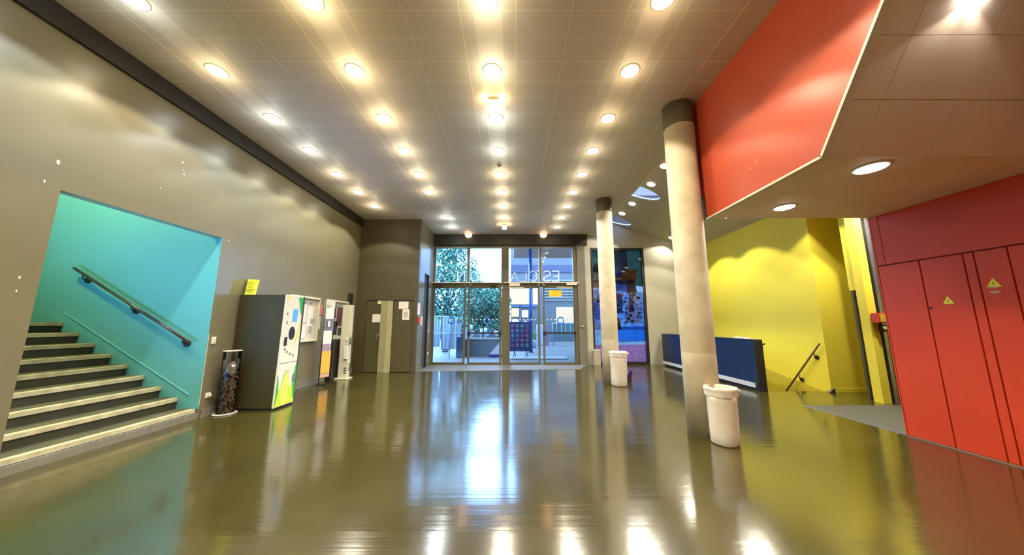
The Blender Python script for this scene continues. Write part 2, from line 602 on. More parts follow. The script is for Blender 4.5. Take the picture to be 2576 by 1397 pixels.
# closing face at the back and narrow fin beside the column
struct('wall_gallery_end', MB().box(RX + .06, 8.6, YE - .06, YE, 2.88, 5.6), mat('dull_red', (0.33, 0.02, 0.01), rough=0.5))
struct('trim_4', MB().box(RX + .012, RX + .07, YE, YE + .55, 3.2, H), mat('deep_red_fin', (0.42, 0.035, 0.012), rough=0.45), bevel=0.004)
struct('trim_5', MB().box(RX + .02, RX + .05, YE + .005, YE + .12, 2.87, 3.2), M['darkmetal'])
# soffit boards (parts): flat part then the steep part
sof = struct('ceiling_soffit', MB().prism([(RX + .06, YE - .02, 2.90), (RX + .06, 2.53, 2.90), (RX + .06, 1.36, 4.65), (RX + .06, 1.36, 4.70), (RX + .06, 2.58, 2.94), (RX + .06, YE - .02, 2.94)], (XR - RX + .1, 0, 0)), mat('soffit_backing', (0.55, 0.45, 0.38), rough=0.7))
sx = [RX + .06, 3.04, 3.65, 4.26, 4.87, XR + .0]
flat = [(YE - .0, 3.58), (3.58, 3.05), (3.05, 2.52)]
def slopez(y): return 2.86 + 1.504 * (2.52 - y)
for a, b in zip(sx, sx[1:]):
    obj('soffit_panel', box(a + .001, b - .001, 2.522, YE - .002, 2.86, 2.88), M['soffit'], sof)
    y = 2.52
    for k in range(5):
        y2 = y - 0.238
        if y2 < 1.33: y2 = 1.33
        p = [(a + .003, y - .001, slopez(y) + .0015), (b - .003, y - .001, slopez(y) + .0015), (b - .003, y2 + .001, slopez(y2) - .0015), (a + .003, y2 + .001, slopez(y2) - .0015)]
        obj('soffit_panel', MB().prism(p, (0, .016, .011)), M['soffit'], sof)
        y = y2
# pale metal edge along the foot of the red bulkhead
tr = MB()
pth = [(YE + .01, 2.86), (2.52, 2.86), (1.33, 4.65)]
tr.box(RX - .006, RX + .064, 2.52, YE + .01, 2.842, 2.866)
tr.prism([(RX - .006, 2.52, 2.842), (RX - .006, 2.535, 2.862), (RX - .006, 1.34, 4.66), (RX - .006, 1.315, 4.65)], (.07, 0, 0))
struct('trim_6', tr, M['white'])
# right bulkhead band above red panels, beyond soffit: nothing

# columns -----------------------------------------------------------------
def column(cx, cy, r, label):
    t = thing('concrete_column', label, 'column', (cx, cy, 0), 'round concrete columns')
    obj('shaft', MB().capped(cx, cy, [(r, 0), (r, 1.02), (r - .001, 1.024), (r, 1.03), (r, H - .36)], 48), M['concrete'], t)
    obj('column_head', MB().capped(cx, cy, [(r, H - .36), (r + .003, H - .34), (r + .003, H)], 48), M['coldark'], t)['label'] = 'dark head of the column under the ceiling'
    return t
column(2.505, 4.255, .205, 'thick pale concrete column nearest the camera, beside the red gallery')
column(2.42, 7.78, .2, 'round concrete column farther back, in front of the tall poster window')

# ------------------------------------------------------------------ stairwell on the left
SX = -7.55
LZ = 1.43
w = MB()
w.box(SX - .1, XL - .14, OY1 - .005, OY1 + .1, 0, 5.2)
struct('wall_stair', w, M['blue'])
struct('wall_stair_jamb', box(XL - .14, XL - .001, OY1 - .005, OY1 + .01, .146, OZ - .001), M['blue'])
struct('wall_stair_end', box(SX - .1, SX, 0.6, OY1, 0, 5.2), M['blue'])
struct('wall_stair_near', box(SX - .1, XL - .14, 0.5, 0.6, 0, 5.2), M['blue'])
struct('ceiling_stair', box(SX - .1, XL - .14, 0.5, OY1 + .1, 5.2, 5.3), mat('stair_ceiling', (0.5, 0.5, 0.45), rough=0.7))
st = thing('stair_flight', 'concrete stair flight rising behind the opening in the left wall', 'stairs', (XL, 3.9, 0))
bs = MB().box(XL - .03, XL + .0, OY0, OY1, 0, 0.085)
obj('kick_board', bs, mat('kick_grey', (0.17, 0.165, 0.13), rough=0.5, var=.15), st)
N = 9
for k in range(N):
    z = 0.145 + 0.1605 * k
    x = XL - 0.03 - 0.281 * k
    depth = 0.281 if k < N - 1 else 0.6
    r = obj('step', MB().box(x - depth - .03, x - .02, OY0 + .006, OY1 - .007, max(z - 0.16, 0), z - 0.055), M['riser'], st)
    obj('tread', MB().box(x - depth - .02, x, OY0 + .006, OY1 - .008, z - 0.055, z), M['step'], r, bevel=0.004)
    obj('tread_top', MB().box(x - depth - .02, x - .075, OY0 + .006, OY1 - .01, z, z + 0.003), mat('worn_tread', (0.075, 0.072, 0.04), rough=0.6, var=.3, scale=4), r)
# landing
obj('landing', MB().box(SX + .005, x - .5, 0.62, OY1 - .007, z - .16, z), M['riser'], st)
ws = MB()
ws.prism([(-4.86, OY1 - .006, 0.34), (-6.98, OY1 - .006, 1.56), (-6.98, OY1 - .006, 1.575), (-4.86, OY1 - .006, 0.355)], (0, -0.012, 0))
struct('trim_7', ws, mat('pale_turquoise_line', (0.16, 0.48, 0.52), rough=0.4))
# handrail on the turquoise wall
hr = thing('wall_handrail', 'black handrail on round brackets fixed to the turquoise stair wall', 'handrail', (-4.9, OY1 - .08, 1.13))
obj('rail', MB().tube([(-6.88, 4.77, 2.27), (-4.88, 4.77, 1.12)], 0.021, 12), mat('dark_rail', (0.035, 0.03, 0.02), rough=0.25, spec=0.8), hr)
for (x, z) in ((-6.72, 2.13), (-5.87, 1.645), (-5.0, 1.145)):
    b = obj('bracket', MB().disc((x, OY1 - .018, z - .04), (0, 1, 0), 0.05, 0.022), M['black'], hr)
    obj('bracket_arm', MB().tube([(x, OY1 - .02, z - .04), (x, 4.78, z - .03), (x, 4.77, z + .02)], 0.009, 8), M['black'], b)

# ------------------------------------------------------------------ entrance front
fr = M['frame']
BAYS = [(-2.79, -1.66), (-1.52, -0.40), (-0.10, 0.96), (1.12, 2.24)]
DB = [(-2.79, -1.73), (-1.50, -0.45), (-0.08, 0.93), (1.17, 2.20)]
struct('wall_lintel', box(-2.85, 2.74, YD - .12, YD + .25, 4.26, H + .2), M['darktrim'])
fm = MB()
fm.box(-2.87, -2.79, YD, YD + .14, 0, 4.26)
fm.box(-1.62, -1.56, YD, YD + .10, 2.75, 4.26)
fm.box(-0.36, -0.14, YD, YD + .14, 0, 4.26)
fm.box(1.01, 1.07, YD, YD + .10, 2.75, 4.26)
fm.box(2.24, 2.36, YD - .02, YD + .14, 0, 4.26)
fm.box(-2.80, 2.30, YD + .006, YD + .09, 2.735, 2.88)
fm.box(-2.80, 2.30, YD + .006, YD + .09, 4.20, 4.255)
w1 = struct('window_1', fm, fr)
struct('wall_post', box(2.36, 2.64, YD - .06, YD + .2, 0, 4.4), mat('grey_brown_post', (0.15, 0.14, 0.11), rough=0.5))
def pane(x0, x1, y, z0, z1, par, name='pane'):
    return obj(name, MB().poly([(x0, y, z0), (x1, y, z0), (x1, y, z1), (x0, y, z1)]) and _q(x0, x1, y, z0, z1), M['glass'], par)
def _q(x0, x1, y, z0, z1):
    m = MB(); m.poly([(x0, y, z0), (x1, y, z0), (x1, y, z1), (x0, y, z1)]); return m
for (a, b) in ((-2.79, -1.62), (-1.56, -0.36), (-0.14, 1.01), (1.07, 2.24)):
    obj('pane', _q(a, b, YD + .05, 2.88, 4.20), M['glass'], w1)
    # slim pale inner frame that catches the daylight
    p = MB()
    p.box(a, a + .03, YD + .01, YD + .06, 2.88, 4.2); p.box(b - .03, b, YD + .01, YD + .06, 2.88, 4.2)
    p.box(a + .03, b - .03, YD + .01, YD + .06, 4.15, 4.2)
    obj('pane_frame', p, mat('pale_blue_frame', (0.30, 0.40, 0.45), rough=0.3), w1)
# mirrored letters seen from inside (the name reads from outside): thin strokes
LET = {
    'E': [[(1, 1), (0, 1), (0, 0), (1, 0)], [(0, .5), (.85, .5)]],
    'S': [[(1, .85), (.75, 1), (.3, 1), (.05, .82), (.08, .62), (.5, .5), (.93, .38), (.97, .18), (.7, 0), (.25, 0), (0, .15)]],
    'C': [[(1, .82), (.75, 1), (.35, 1), (.05, .75), (0, .5), (.05, .25), (.35, 0), (.75, 0), (1, .18)]],
    'L': [[(0, 1), (0, 0), (.9, 0)]],
    'A': [[(0, 0), (.5, 1), (1, 0)], [(.2, .35), (.8, .35)]],
    'N': [[(0, 0), (0, 1), (1, 0), (1, 1)]],
    'G': [[(1, .82), (.75, 1), (.35, 1), (.05, .75), (0, .5), (.05, .25), (.35, 0), (.75, 0), (1, .2), (1, .48), (.6, .48)]],
    'O': [[(.5, 1), (.15, .85), (0, .5), (.15, .15), (.5, 0), (.85, .15), (1, .5), (.85, .85), (.5, 1)]],
}
lw = thing('entrance_lettering', 'thin white letters ESCLANGON mirrored on the glass above the entrance doors', 'lettering', (0.0, YD + .035, 2.93))
lm = translucent('white_vinyl', (0.85, 0.88, 0.9), .3, .02)
for ch, xr in (('E', 1.70), ('S', 1.40), ('C', 0.91), ('L', 0.51), ('A', 0.22), ('N', -0.40), ('G', -0.90), ('O', -1.25), ('N', -1.73)):
    m_ = MB()
    wd, ht = 0.25, 0.37
    for si, stroke in enumerate(LET[ch]):
        P = [Vector((xr - u * wd, 2.935 + v * ht)) for u, v in stroke]
        hw = 0.017
        L, Rr = [], []
        for k, p in enumerate(P):
            d0 = (p - P[k - 1]).normalized() if k else (P[1] - p).normalized()
            d1 = (P[k + 1] - p).normalized() if k < len(P) - 1 else d0
            n0, n1 = Vector((-d0.y, d0.x)), Vector((-d1.y, d1.x))
            mt = (n0 + n1)
            mt = mt.normalized() if mt.length > .05 else n0
            q = hw / max(.45, mt.dot(n0))
            L.append(p + mt * q); Rr.append(p - mt * q)
        yq = YD + .036 - .002 * si
        for k in range(len(P) - 1):
            m_.poly([(L[k].x, yq, L[k].y), (L[k + 1].x, yq, L[k + 1].y), (Rr[k + 1].x, yq, Rr[k + 1].y), (Rr[k].x, yq, Rr[k].y)])
    obj('letter', m_, lm, lw)
# pale door-operator rails at transom height, one per double door
railm = mat('pale_closer_rail', (0.70, 0.62, 0.48), rough=0.35, var=.03)
for n, (a, b) in enumerate(((-2.92, -0.42), (-0.30, 2.42))):
    t = thing('door_operator_rail', ('long pale operator rail above the left pair of entrance doors', 'long pale operator rail above the right pair of entrance doors')[n], 'rail', ((a + b) / 2, YD - .06, 2.86), 'operator rails over the entrance doors')
    obj('rail', box(a, b, YD - .09, YD - .0, 2.855, 2.885), railm, t)
    c = (-1.60, 1.04)[n]
    for s in (-1, 1):
        obj('arm', MB().tube([(c + s * .05, YD - .05, 2.86), (c + s * .07, YD - .06, 2.80), (c + s * .15, YD - .06, 2.775)], 0.014, 8), railm, t)
    if n == 1:
        obj('closer_body', box(-0.10, .28, YD - .10, YD - .02, 2.74, 2.85), railm, t)
        obj('closer_arm', box(-.12, .42, YD - .07, YD - .03, 2.68, 2.71), railm, t)
        obj('closer_body', box(1.95, 2.33, YD - .10, YD - .02, 2.78, 2.85), railm, t)
        obj('closer_arm', box(1.60, 2.18, YD - .07, YD - .03, 2.69, 2.72), railm, t)
    else:
        obj('closer_body', box(-2.74, -2.52, YD - .08, YD - .02, 2.76, 2.83), M['darktrim'], t)
        obj('closer_body', box(-.78, -.56, YD - .08, YD - .02, 2.76, 2.83), M['darktrim'], t)
# doors
ringm = mat('blue_sticker', (0.02, 0.20, 0.75), rough=0.4)
for n, (a, b) in enumerate(DB):
    d = MB()
    st_l = .045
    d.box(a - .07, a, YD + .02, YD + .08, 0.0, 2.73)
    d.box(b, b + .07, YD + .02, YD + .08, 0.0, 2.73)
    d.box(a, b, YD + .02, YD + .08, 0.0, 0.075)
    d.box(a, b, YD + .02, YD + .08, 2.68, 2.73)
    dr = struct('door_%d' % (n + 1), d, fr, bevel=0.003)
    obj('pane', _q(a, b, YD + .05, .075, 2.68), M['glass'], dr)
    if n in (1, 3):
        pb = obj('push_bar', MB().box(a - .02, b + .02, YD - .07, YD - .03, 1.06, 1.11), M['darktrim'], dr)
        obj('bar_mount', MB().box(a - .06, a + .03, YD - .06, YD + .02, 1.0, 1.15), M['darktrim'], pb)
        obj('bar_mount', MB().box(b - .02, b + .05, YD - .06, YD + .02, 1.02, 1.14), M['darktrim'], pb)
        obj('lock_cylinder', MB().disc((a - .035, YD + .0, 0.94), (0, 1, 0), 0.028, 0.04, 14), M['steel'], dr)
    if n in (0, 1, 3):
        cx = (a * .5 + b * .5) + (.1 if n == 0 else .08 if n == 1 else .05)
        m_ = MB()
        for k in range(28):
            a0, a1 = 2 * math.pi * k / 28, 2 * math.pi * (k + 1) / 28
            m_.prism([(cx + r * math.cos(q), YD + .047, 1.52 + r * math.sin(q)) for r, q in ((.085, a0), (.135, a0), (.135, a1), (.085, a1))], (0, -.002, 0))
        obj('ring_sticker', m_, ringm, dr)
    m_ = MB()
    for k in range(7):
        x = a + .1 + k * (b - a - .2) / 6
        m_.box(x - .03, x + .03, YD + .044, YD + .047, 1.535, 1.575)
    g = obj('safety_marking', m_, mat('frosted_marking', (0.55, 0.65, 0.7), rough=0.5), dr)
    g['kind'] = 'stuff'
# orange notice on the fourth door
t = thing('door_notice', 'orange paper notice taped to the rightmost entrance door glass', 'notice', (1.56, YD + .04, 2.35))
obj('sheet', box(1.33, 1.79, YD + .035, YD + .04, 2.37, 2.61), mat('orange_paper', (0.95, 0.55, 0.02), rough=0.7, emit=None), t)
m_ = MB()
m_.box(1.46, 1.66, YD + .032, YD + .035, 2.545, 2.56)
m_.box(1.38, 1.74, YD + .032, YD + .035, 2.47, 2.48); m_.box(1.40, 1.72, YD + .032, YD + .035, 2.43, 2.44)
obj('print', m_, mat('orange_ink', (0.55, 0.22, 0.02), rough=0.7), t)['kind'] = 'stuff'
# mat
t = thing('entrance_mat', 'grey flat entrance mat lying before the glass doors', 'mat', (-.1, 10.3, 0))
obj('mat_surface', MB().prism([(-2.83, 9.55, 0), (2.15, 10.0, 0), (2.6, 10.95, 0), (-2.83, 10.95, 0)], (0, 0, .006)), M['mat_grey'], t)
obj('mat_edge', MB().prism([(-2.83, 9.5, 0), (2.17, 9.96, 0), (2.17, 10.0, 0), (-2.83, 9.55, 0)], (0, 0, .008)), M['steel'], t)
# key switch on the post
t = thing('key_switch', 'small round key switch on the post right of the doors', 'switch', (2.48, YD - .07, 1.31))
obj('plate', MB().disc((2.48, YD - .07, 1.31), (0, 1, 0), .05, .03, 18), mat('olive_plate', (0.12, 0.14, 0.03), rough=.4), t)
obj('button', MB().disc((2.48, YD - .095, 1.32), (0, 1, 0), .028, .03, 14), M['cream'], t)

# narrow slot door and small fittings on the side reveal (X=-2.85)
t = struct('door_5', MB().box(-2.93, -2.90, 10.0, 10.48, 0.02, 3.03), mat('blue_grey_door', (0.07, 0.075, 0.08), rough=.35))
obj('door_trim', MB().box(-2.90, -2.845, 9.98, 10.01, 0, 3.05).box(-2.90, -2.845, 10.47, 10.5, 0, 3.05).box(-2.90, -2.845, 9.98, 10.5, 3.03, 3.06), M['darktrim'], t)
t = thing('wall_notice', 'tall white notice on the side wall left of the entrance doors', 'notice', (-2.845, 9.45, 1.9))
obj('sheet', box(-2.85, -2.84, 9.33, 9.58, 1.68, 2.04), M['paper'], t)
t = thing('fire_call_point', 'red fire call point on the side wall left of the entrance doors', 'alarm', (-2.84, 9.45, 1.5))
obj('housing', box(-2.85, -2.80, 9.36, 9.5, 1.44, 1.6), mat('red_plastic', (0.6, 0.03, 0.03), rough=.4), t, bevel=.006)
t = thing('wall_control_box', 'cream control box beside the red call point by the entrance', 'box', (-2.84, 9.65, 1.5))
obj('housing', box(-2.85, -2.80, 9.55, 9.76, 1.35, 1.63), M['cream'], t, bevel=.006)
obj('cover_line', box(-2.80, -2.795, 9.58, 9.73, 1.48, 1.49), M['darktrim'], t)
for n, z in enumerate((1.16, .42)):
    t = thing('wall_socket', ('small cream switch plate at push-bar height by the left entrance door', 'small cream socket low on the wall by the left entrance door')[n], 'switch', (-2.845, 10.68, z))
    obj('plate', box(-2.85, -2.835, 10.62, 10.72, z - .045, z + .045), M['cream'], t, bevel=.003)
    obj('rocker', box(-2.835, -2.828, 10.645, 10.695, z - .03, z + .03), M['white'], t)

# poster window right of the doors
w2 = MB()
w2.box(2.86, 2.93, YD + .03, YD + .12, 0, 4.17)
w2.box(4.74, 4.82, YD + .03, YD + .12, 0, 4.17)
w2.box(2.93, 4.74, YD + .03, YD + .12, 4.09, 4.17)
w2.box(2.93, 4.74, YD + .03, YD + .12, 0, 0.09)
w2 = struct('window_2', w2, M['darktrim'])
obj('pane', _q(2.93, 4.74, YD + .06, .09, 4.09), M['glass'], w2)
def mm(name, c, v=.35, s=6): return translucent(name, c, .22, v, s)
PM = [mm('print_dark_green', (0.03, .16, .13)), mm('print_deep_blue', (.04, .10, .34), .5, 5), mm('print_royal', (.02, .28, .95), .2), mm('print_track', (.62, .26, .48), .3),
      mm('print_sky', (.22, .48, .95), .6, 7), mm('print_pale', (.70, .80, .92), .3, 9), mm('print_skin', (.34, .16, .11), .3), mm('print_black', (.03, .03, .045), .3),
      mm('print_light_blue', (.40, .72, .95), .3), mm('print_purple', (.24, .05, .28), .5), mm('print_cream', (.9, .85, .68), .1)]
pt = thing('sports_poster', 'tall backlit-looking blue and green sports picture filling the window beside the columns', 'poster', (3.84, YD + .15, .1))
pt['label'] = 'tall blue and green sports picture filling the window behind the column'
LAY = [
    (0, [(2.9, 2.95), (4.78, 2.75), (4.78, 4.15), (2.9, 4.15)]),
    (1, [(3.6, 2.6), (4.3, 2.55), (4.25, 4.15), (3.75, 4.1)]),
    (4, [(2.9, 1.2), (4.78, 1.2), (4.72, 2.55), (2.9, 2.65)]),
    (8, [(2.92, .75), (3.35, .75), (3.3, 1.45), (2.92, 1.5)]),
    (2, [(3.3, .72), (4.78, .8), (4.78, 1.32), (3.3, 1.3)]),
    (8, [(2.9, .62), (4.78, .70), (4.78, .82), (2.9, .78)]),
    (3, [(2.9, .05), (4.78, .05), (4.78, .68), (2.9, .66)]),
    (10, [(2.9, .26), (3.6, .28), (3.6, .30), (2.9, .28)]),
    (10, [(3.9, .13), (4.7, .24), (4.7, .27), (3.9, .15)]),
    (5, [(4.05, 1.45), (4.62, 1.45), (4.66, 2.45), (4.35, 2.5), (4.12, 2.0)]),
    (1, [(3.6, 1.75), (3.98, 1.8), (4.0, 2.45), (3.7, 2.55)]),
    (7, [(4.2, 2.5), (4.55, 2.5), (4.5, 3.0), (4.2, 3.0)]),
    (6, [(4.24, 1.98), (4.36, 1.98), (4.42, 2.55), (4.26, 2.55)]),
    (9, [(4.22, 1.82), (4.42, 1.86), (4.40, 2.06), (4.24, 2.06)]),
    (6, [(4.0, 3.0), (4.55, 3.0), (4.6, 3.4), (4.1, 3.35)]),
    (10, [(3.55, 3.0), (4.04, 3.0), (4.04, 3.08), (3.55, 3.08)]),
    (7, [(3.0, 3.3), (3.18, 3.25), (3.22, 3.55), (3.05, 3.6), (2.97, 3.45)]),
    (5, [(2.95, 2.98), (3.2, 2.98), (3.2, 3.25), (2.96, 3.28)]),
    (6, [(2.95, 2.72), (3.25, 2.65), (3.2, 2.98), (2.95, 2.98)]),
    (5, [(2.95, 2.2), (3.12, 2.2), (3.15, 2.72), (2.95, 2.7)]),
    (2, [(2.95, 1.55), (3.3, 1.55), (3.32, 2.15), (2.95, 2.2)]),
    (7, [(3.62, 1.2), (3.9, 1.2), (3.88, 1.5), (3.62, 1.55)]),
    (6, [(3.66, 1.4), (3.88, 1.42), (3.86, 1.62), (3.68, 1.6)]),
]
for i, (mi, pts) in enumerate(LAY):
    yy_ = YD + .143 - .0012 * i
    m_ = MB(); m_.poly([(x, yy_, z) for x, z in pts]); obj('printed_shape', m_, PM[mi], pt)
# scattered crowd flecks and the numeral 2
random.seed(3)
m_ = MB()
for k in range(150):
    x = random.uniform(2.95, 4.7); z = random.uniform(1.35, 2.5); s = random.uniform(.02, .06)
    m_.poly([(x - s, YD + .112, z - s), (x + s, YD + .112, z - s * .6), (x + s * .7, YD + .112, z + s), (x - s, YD + .112, z + s * .8)], random.choice((0, 1, 2, 3)))
obj('crowd_print', m_, [PM[4], PM[5], PM[2], PM[8]], pt)['kind'] = 'stuff'
m_ = MB()
pts = [(3.66, 2.84), (3.70, 2.9), (3.76, 2.9), (3.79, 2.84), (3.77, 2.76), (3.66, 2.62), (3.80, 2.62)]
for p, q in zip(pts, pts[1:]):
    d = Vector((q[0] - p[0], q[1] - p[1])).normalized() * .012
    m_.prism([(p[0] - d.y, YD + .108, p[1] + d.x), (q[0] - d.y, YD + .108, q[1] + d.x), (q[0] + d.y, YD + .108, q[1] - d.x), (p[0] + d.y, YD + .108, p[1] - d.x)], (0, .002, 0))
obj('numeral', m_, PM[8], pt)
t = thing('beige_standing_box', 'narrow beige box standing on the floor left of the poster window', 'box', (2.92, 10.95, 0))
obj('body', MB().box(2.80, 3.02, 10.78, 11.0, 0, .5), mat('beige_box', (.42, .33, .22), rough=.6), t, bevel=.01)
obj('lid', MB().box(2.79, 3.03, 10.77, 11.01, .5, .52), M['cream'], t)
t = thing('dark_floor_wedge', 'small dark purple wedge on the floor behind the farther white bin', 'wedge', (2.85, 7.9, 0))
obj('body', MB().prism([(2.74, 7.85, 0), (2.92, 7.85, 0), (2.96, 7.85, .26), (2.9, 7.85, .26)], (0, .08, 0)), mat('dark_purple', (.03, .01, .06), rough=.5), t)
obj('foot', MB().box(2.72, 2.94, 7.84, 7.94, 0, .015), M['black'], t)

# ------------------------------------------------------------------ back-left double door
dm = mat('brown_door', (0.075, 0.062, 0.025), rough=.45, var=.06)
d = struct('door_6', MB().box(-4.36, -3.92, 9.30, 9.35, .01, 2.09), dm, bevel=.003)
obj('door_handle', MB().tube([(-3.99, 9.3, 1.06), (-3.99, 9.24, 1.06), (-3.88, 9.24, 1.06)], .012, 8), M['steel'], d)
obj('lock_plate', MB().box(-4.01, -3.97, 9.29, 9.30, .95, 1.12), M['steel'], d)
d = struct('door_7', MB().box(-3.56, -2.98, 9.30, 9.35, .01, 2.09), dm, bevel=.003)
d = struct('door_8', MB().box(-3.92, -3.74, 9.26, 9.30, .0, 2.09), mat('olive_leaf', (0.30, 0.27, 0.14), rough=.45), bevel=.003)
obj('leaf_edge', MB().box(-3.735, -3.57, 9.27, 9.31, 0, 2.09), mat('olive_leaf_light', (0.38, 0.35, 0.18), rough=.45), d)
struct('wall_back_light_stop', MB().box(XL, -2.97, 9.42, 9.5, 0, 2.4), M['darktrim'])  # unseen backing added to stop daylight leaking under the doors
struct('trim_8', MB().box(-4.38, -2.96, 9.285, 9.3, 2.09, 2.115), M['darktrim'])
def sheet(name, label, x0, x1, z0, z1, y=9.285, lines=True, cat='notice', m=None):
    t = thing(name, label, cat, ((x0 + x1) / 2, y, (z0 + z1) / 2))
    obj('sheet', box(x0, x1, y, y + .006, z0, z1), m or M['paper'], t)
    return t
t = sheet('paper_notice', 'white paper notice on the brown door left leaf', -4.17, -3.93, 1.45, 1.69)
t = sheet('paper_notice', 'upper landscape paper notice on the right brown door leaf', -3.40, -3.11, 1.85, 2.07)
t = sheet('paper_notice', 'lower portrait paper notice on the right brown door leaf', -3.28, -3.07, 1.52, 1.84)
obj('print', MB().box(-3.23, -3.12, 9.282, 9.285, 1.60, 1.76), mat('faint_print', (.45, .42, .36), rough=.8), t)
t = thing('cream_door_plate', 'little cream plate at the top of the brown door', 'plate', (-3.97, 9.28, 2.04))
obj('plate', box(-4.03, -3.92, 9.27, 9.3, 1.99, 2.09), M['cream'], t)

# ------------------------------------------------------------------ left wall fittings
t = thing('light_switch', 'cream light switch on the grey wall beside the stair opening', 'switch', (XL + .01, 4.95, 1.145))
obj('plate', box(XL, XL + .014, 4.91, 4.98, 1.09, 1.20), M['white'], t, bevel=.003)
obj('rocker', box(XL + .014, XL + .02, 4.925, 4.965, 1.11, 1.18), M['cream'], t)
t = thing('power_socket', 'low wall socket with a black lead left of the dark machine', 'socket', (XL + .01, 4.98, .31))
obj('plate', MB().box(XL, XL + .014, 4.94, 5.02, .27, .35), M['white'], t, bevel=.003)
obj('plug', MB().box(XL + .014, XL + .05, 4.96, 5.0, .29, .33), M['cream'], t, bevel=.004)
t = thing('power_lead', 'thin black lead drooping from the wall socket to the machine', 'cable', (XL + .04, 5.1, 0))
obj('cable', MB().tube([(XL + .05, 4.99, .30), (XL + .06, 5.05, .2), (XL + .05, 5.12, .08), (XL + .05, 5.2, .03), (XL + .03, 5.295, .03)], .006, 8), M['black'], t)

# reverse vending machine
t = thing('recycling_machine', 'tall dark bottle recycling machine with white and green front, against the left wall', 'machine', (-4.28, 5.55, 0))
body = MB().prism([(XL + .02, 5.3, .03), (-3.93, 5.3, .03), (-3.90, 5.3, 1.9), (XL + .02, 5.3, 1.9)], (0, .52, 0))
obj('cabinet', body, M['machine'], t, bevel=.006)
obj('plinth', MB().box(XL + .03, -3.95, 5.33, 5.8, 0, .03), M['black'], t)
fp = obj('front_panel', MB().prism([(-3.93, 5.3, .03), (-3.90, 5.3, 1.9), (-3.90, 5.72, 1.9), (-3.93, 5.76, .03)], (.03, 0, 0)), mat('panel_white', (.78, .76, .66), rough=.35, var=.02), t, bevel=.004)
def fx(z, o=.0): return -3.899 + .016 * (z - 1) + .0 + (z - 1) * .0 + o
def fpoly(name, pts, m, o=.002):
    mb = MB(); mb.prism([(-3.90 + .016 * (z) - .016 * 1.9 + .03 + o, y, z) for y, z in pts], (.003, 0, 0))
    return obj(name, mb, m, fp)
fpoly('printed_shape', [(5.31, .06), (5.36, .28), (5.33, .50), (5.31, .56)], M['mgreen'])
fpoly('printed_shape', [(5.31, .04), (5.745, .04), (5.70, .42), (5.62, .30), (5.50, .60), (5.36, .26)], M['mlime'])
fpoly('printed_shape', [(5.44, .05), (5.56, .05), (5.60, .40), (5.51, .58), (5.40, .30)], M['myellow'], .004)
fpoly('printed_shape', [(5.72, .1), (5.745, .1), (5.735, .75), (5.70, .60), (5.66, .45)], M['mgreen'], .004)
fpoly('printed_shape', [(5.71, 1.55), (5.715, 1.88), (5.60, 1.88), (5.66, 1.66)], M['mgreen'])
fpoly('printed_shape', [(5.67, 1.15), (5.70, 1.15), (5.71, 1.5), (5.60, 1.0)], M['myellow'])
fpoly('printed_shape', [(5.31, 1.86), (5.38, 1.88), (5.34, 1.76)], M['myellow'])
fpoly('display_screen', [(5.49, 1.44), (5.61, 1.44), (5.61, 1.66), (5.49, 1.66)], M['screen'])
m_ = MB(); m_.prism([(-3.873 + .016 * (1.28 - 1.9), 5.52 + .075 * math.cos(q), 1.24 + .115 * math.sin(q)) for q in [2 * math.pi * k / 24 for k in range(24)]], (.006, 0, 0))
obj('bottle_opening', m_, M['black'], fp)
fpoly('card_reader', [(5.355, 1.03), (5.42, 1.03), (5.42, 1.18), (5.355, 1.18)], M['black'], .004)
fpoly('panel_joint', [(5.31, .735), (5.735, .74), (5.735, .748), (5.31, .743)], M['grayprint'])
for yy_, zz, wq in ((5.42, .60, .16), (5.42, .56, .18), (5.42, .52, .14), (5.42, .48, .15), (5.42, .44, .1)):
    fpoly('print_line', [(yy_, zz), (yy_ + wq, zz), (yy_ + wq, zz + .012), (yy_, zz + .012)], mat('faint_print', (.45, .42, .36)))
for yy_, zz in ((5.35, 1.55), (5.36, 1.40), (5.38, .95), (5.44, .90), (5.52, .86), (5.60, .83)):
    fpoly('print_mark', [(yy_, zz), (yy_ + .025, zz), (yy_ + .025, zz + .045), (yy_, zz + .045)], M['grayprint'])
fpoly('small_window', [(5.66, .40), (5.72, .40), (5.72, .52), (5.66, .52)], M['grayprint'], .006)
t = thing('yellow_sign', 'bright yellow sign standing on top of the dark machine', 'sign', (-4.55, 5.36, 1.9))
obj('sheet', MB().prism([(-4.665, 5.36, 1.905), (-4.46, 5.34, 1.905), (-4.455, 5.38, 2.17), (-4.67, 5.40, 2.185)], (0, .012, 0)), M['signyellow'], t)
obj('stand', MB().prism([(-4.69, 5.37, 1.905), (-4.665, 5.36, 1.905), (-4.67, 5.40, 2.18), (-4.69, 5.42, 2.12)], (0, .05, 0)), mat('dark_plum', (.03, .012, .02)), t)
m_ = MB()
for zz, wq in ((2.12, .05), (2.09, .07), (2.03, .04), (1.99, .09), (1.96, .05)):
    m_.box(-4.565 - wq, -4.565 + wq, 5.352, 5.356, zz, zz + .008)
obj('print', m_, mat('olive_ink', (.5, .45, .04)), t)['kind'] = 'stuff'

